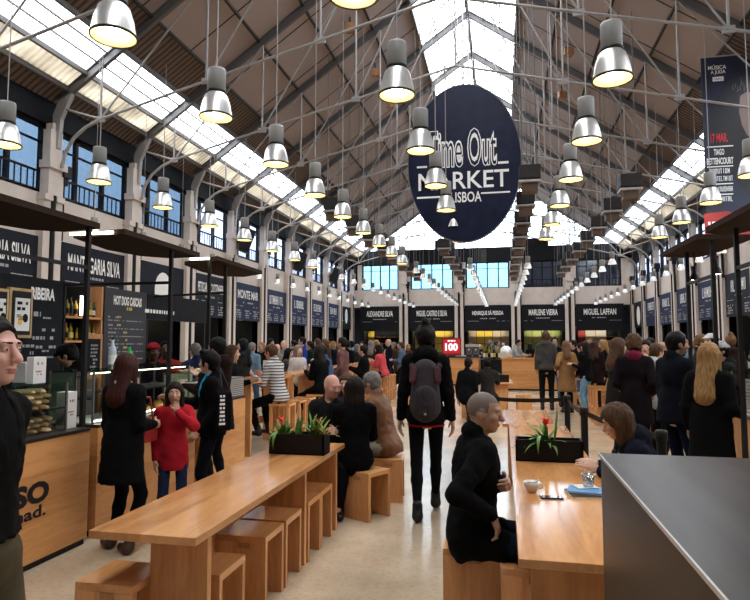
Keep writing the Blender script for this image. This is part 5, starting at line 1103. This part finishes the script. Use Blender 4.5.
for q in (1, -1):
    F = Field(); F.cone(V(q*.11, -.24, 1.4)-O, V(q*.12, -.27, 1.3)-O, .035, .03, .02, (V(0, 1, 0), 1.4)); add_sdf('side_panel', [F.mesh(.01)], cloth((.1, .045, .055)), bk_)
    F = Field(); F.cone(V(q*.12, -.13, 1.42)-O, V(q*.13, .02, 1.47)-O, .03, .028, .01, (V(1, 0, 0), .8)); F.cone(V(q*.13, .02, 1.47)-O, V(q*.14, .13, 1.34)-O, .028, .025, .01); add_sdf('strap', [F.mesh(.012)], M_black, bk_)
F = Field(); F.ell(V(0, -.342, 1.0)-O, I3, (.014, .008, .014)); add_sdf('badge', [F.mesh(.005)], mat('dull gold', (.3, .22, .1), .5), bk_)
# shaven-headed man seated at the right table
sm, J = person('shaven-headed man in black coat seated at the right table', -.19, 3.63, 6, h=1.76, seat=.45, lean=.06, top='coat', tc=(.009, .009, .010), legc=(.014, .02, .05), hair='buzz', hc='dark', skin='tan', hp=.1, rw=(.2, .1, .70), ra=(.7, -1, -.2), lw=(.03, .19, .85), la=(-1, -.3, -.6), rcurl=.6, lcurl=.9, vox=.009, twist=-.2, fat=1.06, extra={'skirt': .35, 'hand+1': ((-.15, .35, -.9), (-.9, .1, .3)), 'hand-1': ((.9, .1, .05), (.1, -.1, 1))})
# woman bent over at the right of the table
person('woman with brown bob in navy jacket bent over the right table', 1.03, 4.35, 178, h=1.62, seat=.45, lean=.42, top='jacket', tc=(.018, .022, .042), hair='bob', hc='brown', hp=.2, legc=NAVY, lw=(.02, .44, .79), rw=(.24, .42, .79), lcurl=.35, rcurl=.35, vox=.01, hood=True)
# couple on the right
nm_, J = stand('man in long navy overcoat with dark beard on the right', 674, 6.7, 331, 28, top='coat', tc=(.011, .013, .022), hem=.84, legc=(.012, .018, .045), hair='stubble', hc='black', skin='tan', hy=-.35, hp=.08, rw=(.26, .04, .86), lw=(-.2, .05, .86), fat=1.02)
stand('woman with long blonde hair in long black coat on the right', 708, 6.05, 343, 48, top='coat', tc=(.009, .009, .011), hem=.5, hair='verylong', hc='blonde', lw=(-.24, .06, .84), rw=(.2, .2, 1.0), extra=dict(glasses=1))
stand('man in grey hooded jacket and white cap behind the right kiosk counter', 722, 7.9, 341, 190, top='jacket', tc=(.035, .038, .036), hair='short', hc='black', hood=True, skin='tan', lw=(-.1, .35, 1.1), rw=(.1, .35, 1.1), extra=dict(cap=(.5, .5, .52)))
stand('woman with grey hood seen from behind far at the right edge', 731, 12.5, 335, 75, top='jacket', tc=(.05, .03, .03), hair='bun', hc='light', hood=True)
stand('cook in white cap far behind the blonde woman', 713, 10.5, 333, 200, top='shirt', tc=(.35, .36, .38), hair='short', hc='dark', extra=dict(cap=(.6, .6, .62)))
stand('boy in white hooded top beside the man in navy', 655, 8.9, 343, 30, top='jacket', tc=(.5, .5, .52), hair='short', hc='brown', hood=True, lw=(-.1, .35, 1.2), rw=(.15, .3, 1.15))
stand('woman in olive parka facing right near the queue barrier', 617, 9.0, 338, 20, top='coat', tc=(.032, .032, .026), hem=.78, hair='long', hc='brown', rw=(.1, .3, 1.25), lw=(-.1, .3, 1.25))
stand('curly-haired woman in black coat with pink scarf from behind', 634, 8.3, 335, 75, top='coat', tc=(.018, .012, .016), hem=.62, legc=(.01, .01, .012), hair='curly', hc='brown', lw=(-.2, .2, 1.05), rw=(.2, .1, 1.0), extra=dict(scarf=(.16, .015, .045)))
stand('laughing woman with hand on her cheek facing the camera', 646, 9.9, 340, -110, top='jacket', tc=(.025, .02, .03), hair='long', hc='dark', lw=(-.06, .15, 1.42), la=(-1, .2, -1), rw=(.1, .3, 1.1))
# middle group by the coffee bar
stand('tall man in grey hooded sweatshirt from behind in the middle', 546, 15.5, 331, 88, top='jacket', tc=(.075, .07, .068), hem=.98, legc=(.018, .018, .022), hair='ponytail', hc='brown', hood=True, rw=(.26, .05, .86))
stand('man in black jacket and jeans facing the camera', 555, 16.4, 337, -100, top='jacket', tc=BLK, legc=(.12, .2, .3), hair='short', hc='black', skin='tan', lw=(-.2, .2, 1.15), rw=(.2, .2, 1.15))
stand('woman in long camel coat standing with her back turned', 566, 15.0, 341, 95, top='coat', tc=(.33, .175, .075), hem=.5, hair='long', hc='light', lw=(-.25, .1, 1.05), rw=(.22, .1, 1.0))
stand('woman in black top and pale blue jeans in the middle crowd', 586, 14.6, 342, 150, top='jacket', tc=BLK, legc=(.2, .36, .52), hair='long', hc='dark', lw=(-.15, .3, 1.15), rw=(.15, .3, 1.15))
stand('woman in dark brown coat right of the pale jeans', 594, 15.2, 341, 80, top='coat', tc=(.028, .016, .014), hem=.7, hair='long', hc='auburn')
stand('blonde woman in black coat behind the brown coat', 604, 15.6, 340, 170, top='coat', tc=BLK, hair='long', hc='blonde', hem=.8)
stand('man in black facing left by the camel coat', 574, 17.2, 340, 190, top='jacket', tc=BLK, hair='short', hc='dark', skin='pink', rw=(.05, .3, 1.4))
person('barista in pale grey hooded top leaning on the right coffee block', PX(514, 22.9), 22.9, -30, h=1.8, lean=.25, top='jacket', tc=(.36, .37, .36), hair='short', hc='black', hood=True, skin='tan', rw=(.2, .5, 1.2), lw=(-.15, .5, 1.2))
person('person in dark coat and grey vest seated before the small table', PX(487, 12.9), 12.9, 88, h=1.7, seat=.45, top='coat', tc=(.05, .045, .045), hair='short', hc='black', rw=(.15, .4, .95), lw=(-.15, .4, .95))
person('person in black seated left of the grey vest', PX(466, 12.5), 12.5, 70, h=1.72, seat=.45, lean=.15, top='coat', tc=BLK, hair='short', hc='black')
# left tables: the group at the end of the long table
person('woman in black with shoulder-length dark hair seated with her back turned', -1.41, 5.7, 112, h=1.66, seat=.45, lean=.06, top='coat', tc=(.009, .009, .010), hair='bob', hc='dark', legc=BLK, lw=(-.1, .35, .78), rw=(.15, .35, .78), vox=.014)
person('man in tan leather jacket seated leaning in at the left tables', -1.22, 6.42, 165, h=1.74, seat=.45, lean=.28, top='jacket', tc=(.19, .075, .028), tk='leather', hair='short', hc='grey', legc=(.4, .36, .3), lw=(-.1, .42, .8), rw=(.15, .4, .8), vox=.015)
person('bald man in dark grey jacket seated facing right', PX(331, 6.0), 6.0, -80, h=1.72, seat=.45, lean=.18, top='jacket', tc=(.03, .032, .034), hair='bald', skin='pink', hp=.12, hy=.7, lw=(-.1, .4, .8), rw=(.1, .4, .8), vox=.016)
person('brown-haired woman partly hidden behind the bald man', PX(349, 6.85), 6.85, -95, h=1.62, seat=.45, lean=.1, top='sweater', tc=(.05, .03, .06), hair='bob', hc='brown', lw=(-.1, .35, .8))
# bar tables left
person('man in black and white striped shirt on a bar stool', -3.38, 8.8, 165, h=1.74, seat=.735, lean=.22, top='sweater', tc=(.55, .54, .52), tk='stripe', hair='crop', hc='brown', legc=BLK, lw=(-.15, .38, 1.14), rw=(.1, .38, 1.14), vox=.018, skin='pink')
person('woman in black with very long dark hair on a bar stool', -3.2, 10.5, 150, h=1.68, seat=.735, lean=.15, top='coat', tc=BLK, hair='verylong', hc='dark', lw=(-.1, .38, 1.14), rw=(.1, .38, 1.14))
person('man in blue denim shirt on a bar stool', -3.25, 11.2, 165, h=1.72, seat=.735, lean=.3, top='shirt', tc=(.05, .1, .2), hair='short', hc='black', legc=NAVY, lw=(-.1, .38, 1.14), rw=(.1, .38, 1.14))
stand('woman in white blouse with grey hair behind the bar tables', 298, 11.9, 345, -40, top='shirt', tc=(.62, .58, .56), hair='bob', hc='grey', lw=(-.1, .3, 1.15))
stand('woman in dark patterned coat beside the white blouse', 288, 12.2, 348, 0, top='coat', tc=(.06, .06, .065), tk='plaid', hair='long', hc='black', lw=(-.1, .3, 1.2))
stand('man in bright blue jacket standing far left', 303, 16.0, 337, 200, top='jacket', tc=(.015, .05, .3), hair='short', hc='black')
stand('man in maroon T-shirt standing at the bar tables', 343, 11.85, 337, 172, top='shirt', tc=(.16, .075, .07), hair='short', hc='dark', legc=DEN, lw=(-.24, .15, 1.0), rw=(.2, .3, 1.1), skin='tan', collar=False)
stand('man in black coat behind the maroon T-shirt', 364, 12.2, 345, 185, top='coat', tc=BLK, hem=.75, hair='short', hc='black', lw=(-.1, .35, 1.15), rw=(.1, .35, 1.15), legc=(.3, .2, .12))
person('woman in coral pink top seated on a stool far left of the aisle', PX(384, 16.2), 16.2, 160, h=1.7, seat=.735, lean=.25, top='sweater', tc=(.6, .08, .1), hair='bob', hc='black', lw=(-.1, .4, 1.14), rw=(.1, .4, 1.14), legc=BLK)
person('person in denim jacket beyond the coral pink top', PX(402, 19), 19, 170, h=1.68, top='jacket', tc=(.1, .16, .25), hair='short', hc='brown', lw=(-.1, .3, 1.1))
# ---- the crowd farther off, each with clothes of their own
R = random.Random(17)
CR = [(277, 13.5), (284, 15), (310, 17.5), (318, 18.5), (326, 16.5), (333, 19.5), (340, 21), (347, 18), (352, 22), (357, 19.5), (371, 18.6), (376, 21), (389, 20.5), (394, 23), (399, 21.5), (408, 24), (294, 18), (270, 16), (262, 14.5), (252, 12.8), (244, 11.5), (330, 24), (345, 25.5), (362, 24.5), (380, 26), (392, 27.5),
      (470, 28), (480, 29.5), (490, 27.2), (503, 28.5), (530, 26.5), (497, 25.3), (569, 19.5), (580, 19), (590, 21), (598, 19.5), (608, 18), (612, 21), (624, 16.5), (630, 19), (640, 17), (651, 15.5), (663, 13.5), (668, 16), (700, 12), (690, 14.5), (620, 24), (602, 25), (586, 26)]
CL = [('black', BLK), ('navy', NAVY), ('dark grey', (.04, .04, .042)), ('brown', (.06, .035, .02)), ('olive', (.05, .055, .025)), ('burgundy', (.09, .015, .02)), ('beige', (.3, .23, .15)), ('charcoal', (.022, .022, .024)), ('pale blue', (.16, .24, .34)), ('dark green', (.02, .045, .03))]
HS = ['short', 'long', 'bob', 'ponytail', 'bun', 'curly', 'bald', 'verylong']; HN = {'short': 'short', 'long': 'long', 'bob': 'chin-length', 'ponytail': 'ponytailed', 'bun': 'bunned', 'curly': 'curly', 'bald': 'no', 'verylong': 'very long'}
AN = [('left bar tables', 0, 330), ('far aisle end', 330, 420), ('coffee bar', 420, 545), ('right crowd', 545, 640), ('right bar tables', 640, 800)]
seen = {}
for i, (px, Yc) in enumerate(CR):
    for _ in range(60):
        cn, c = CL[R.choice([0, 0, 0, 1, 2, 3, 4, 5, 6, 7, 7, 8, 9])]; hs = R.choice(HS); hcn = R.choice(['black', 'dark', 'brown', 'light', 'blonde', 'grey']); where = [n for n, a, b in AN if a <= px < b][0]
        if hs == 'bald': lab = 'bald person in %s standing by the %s' % (cn, where)
        else: lab = 'person with %s %s hair in %s by the %s' % (HN[hs], {'dark': 'dark brown', 'light': 'light brown'}.get(hcn, hcn), cn, where)
        if lab not in seen: break
    seen[lab] = 1
    coat = R.random() < .5
    person(lab, PX(px, Yc), Yc, R.choice([170, 190, 20, -20, 90, -90, 120, -60, 200]), h=R.uniform(1.6, 1.8), top='coat' if coat else 'jacket', tc=c, hem=R.uniform(.6, .85) if coat else None, hair=hs, hc=hcn, skin=R.choice(['fair', 'tan', 'pink']), legc=R.choice([BLK, NAVY, DEN, (.03, .03, .03)]),
           lw=R.choice([None, (-.12, .32, 1.15), (-.1, .3, 1.3)]), rw=R.choice([None, (.12, .32, 1.12)]), hood=R.random() < .3)
# ---- carried things
t = thing('handbag', 'small red handbag hanging at the side of the woman in the black coat', 'handbag', (PX(150, 4.5), 4.5, .86)); c = t.location
m = MB(); m.box(c.x-.035, c.y-.1, .84, c.x+.035, c.y+.1, 1.0); m.build('bag_body', mat('red leather', (.3, .02, .02), .45), t, bevel=.015); m = MB(); m.path([(c.x, c.y-.08, 1.0), (c.x-.02, c.y-.05, 1.2), (c.x-.02, c.y+.05, 1.2), (c.x, c.y+.08, 1.0)], .008, 6); m.build('strap', MATS['red leather'], t)
t = thing('tote_bag', 'black bag with white upright lettering on the boy\'s shoulder', 'bag', (PX(225, 5.2), 5.2, .8)); c = t.location; x = c.x; y = c.y
MB().cbox((x, y, 1.02), (.05, .14, .36), rz=-.9).build('bag_body', cloth((.012, .012, .013)), t, bevel=.02)
m = MB(); RR = random.Random(4); M3 = Matrix.Rotation(-.9, 3, 'Z')
for i in range(8):
    zz = 1.16-i*.036; w_ = RR.uniform(.04, .06)
    for dx in ((0,) if i % 3 else (-.02, .02)): m.cbox(Vector((x, y, zz))+M3 @ Vector((.027, -.02+dx*.7, 0)), (.004, w_ if dx == 0 else .018, .02), rz=-.9)
m.build('lettering', M_white, t); m = MB(); m.path([(x, y-.06, 1.25), (x-.05, y+.0, 1.42), (x, y+.06, 1.25)], .01, 6); m.build('strap', M_black, t)
t = thing('shopping_bag', 'white carrier bag standing on the floor by the left bar tables', 'bag', (PX(402, 17.5), 17.5, .0)); c = t.location
MB().box(c.x-.16, c.y-.07, .0, c.x+.16, c.y+.07, .45).build('bag_body', M_paper, t, bevel=.03); m = MB(); m.path([(c.x-.08, c.y, .45), (c.x, c.y, .6), (c.x+.08, c.y, .45)], .01, 6); m.build('handle', M_paper, t)
t = thing('mobile_phone', 'pale phone held out by the boy in black', 'phone', (PX(190, 5.2), 5.2, 1.28)); c = t.location; MB().cbox(c, (.14, .07, .012), rz=.2).build('body', M_paper, t); MB().cbox(Vector(c)+Vector((0, 0, .007)), (.12, .06, .002), rz=.2).build('screen', MATS['dark glass screen'], t)
# ================================================================== LIGHT
w = bpy.data.worlds.new('sky'); sc.world = w; w.use_nodes = True; nt = w.node_tree; N = nt.nodes; L = nt.links; bg = N['Background']
tc = N.new('ShaderNodeTexCoord'); sx = N.new('ShaderNodeSeparateXYZ'); r = N.new('ShaderNodeValToRGB'); e = r.color_ramp.elements
L.new(tc.outputs['Generated'], sx.inputs[0]); mr = N.new('ShaderNodeMapRange'); mr.inputs['From Min'].default_value = -1; L.new(sx.outputs['Z'], mr.inputs['Value']); L.new(mr.outputs[0], r.inputs[0])
e[0].position = .45; e[0].color = (.05, .06, .07, 1); e[1].position = .72; e[1].color = (1, 1, 1, 1)
x = e.new(.52); x.color = (.42, .47, .53, 1); x = e.new(.6); x.color = (.55, .63, .72, 1)
L.new(r.outputs[0], bg.inputs[0]); bg.inputs[1].default_value = 9.0
def portal(loc, rot, sx_, sy_):
    l = bpy.data.lights.new('skylight_portal', 'AREA'); l.shape = 'RECTANGLE'; l.size = sx_; l.size_y = sy_; l.cycles.is_portal = True
    o = bpy.data.objects.new('skylight_portal', l); col.objects.link(o); o.location = loc; o.rotation_euler = rot
ang = math.atan(SL); LY = YB-YF; YM = (YB+YF)/2
for s in (-1, 1):
    x = CX+s*(HALF-1.15); portal((x, YM, roofz(x)+.08), (0, s*ang, 0), .85*1.22+.3, LY)
    x = CX+s*.75; portal((x, YM, roofz(x)+.08), (0, s*ang, 0), 1.5*1.22, LY)
portal((XL-.28, YM, 5.4), (0, -PI/2, 0), 1.5, LY); portal((XR+.28, YM, 5.4), (0, PI/2, 0), 1.5, LY)
portal((CX, YB+.35, 5.6), (-PI/2, 0, 0), 16, 1.6); portal((CX, YB+.35, 9.2), (-PI/2, 0, 0), 14, 4)
sc.view_settings.view_transform = 'Standard'; sc.view_settings.look = 'None'; sc.view_settings.gamma = 1; sc.view_settings.use_curve_mapping = False
sc.view_settings.exposure = .3
sc.cycles.use_denoising = True; sc.cycles.max_bounces = 7; sc.cycles.diffuse_bounces = 4; sc.cycles.transparent_max_bounces = 12; sc.cycles.sample_clamp_indirect = 6
sc.cycles.caustics_reflective = False; sc.cycles.caustics_refractive = False
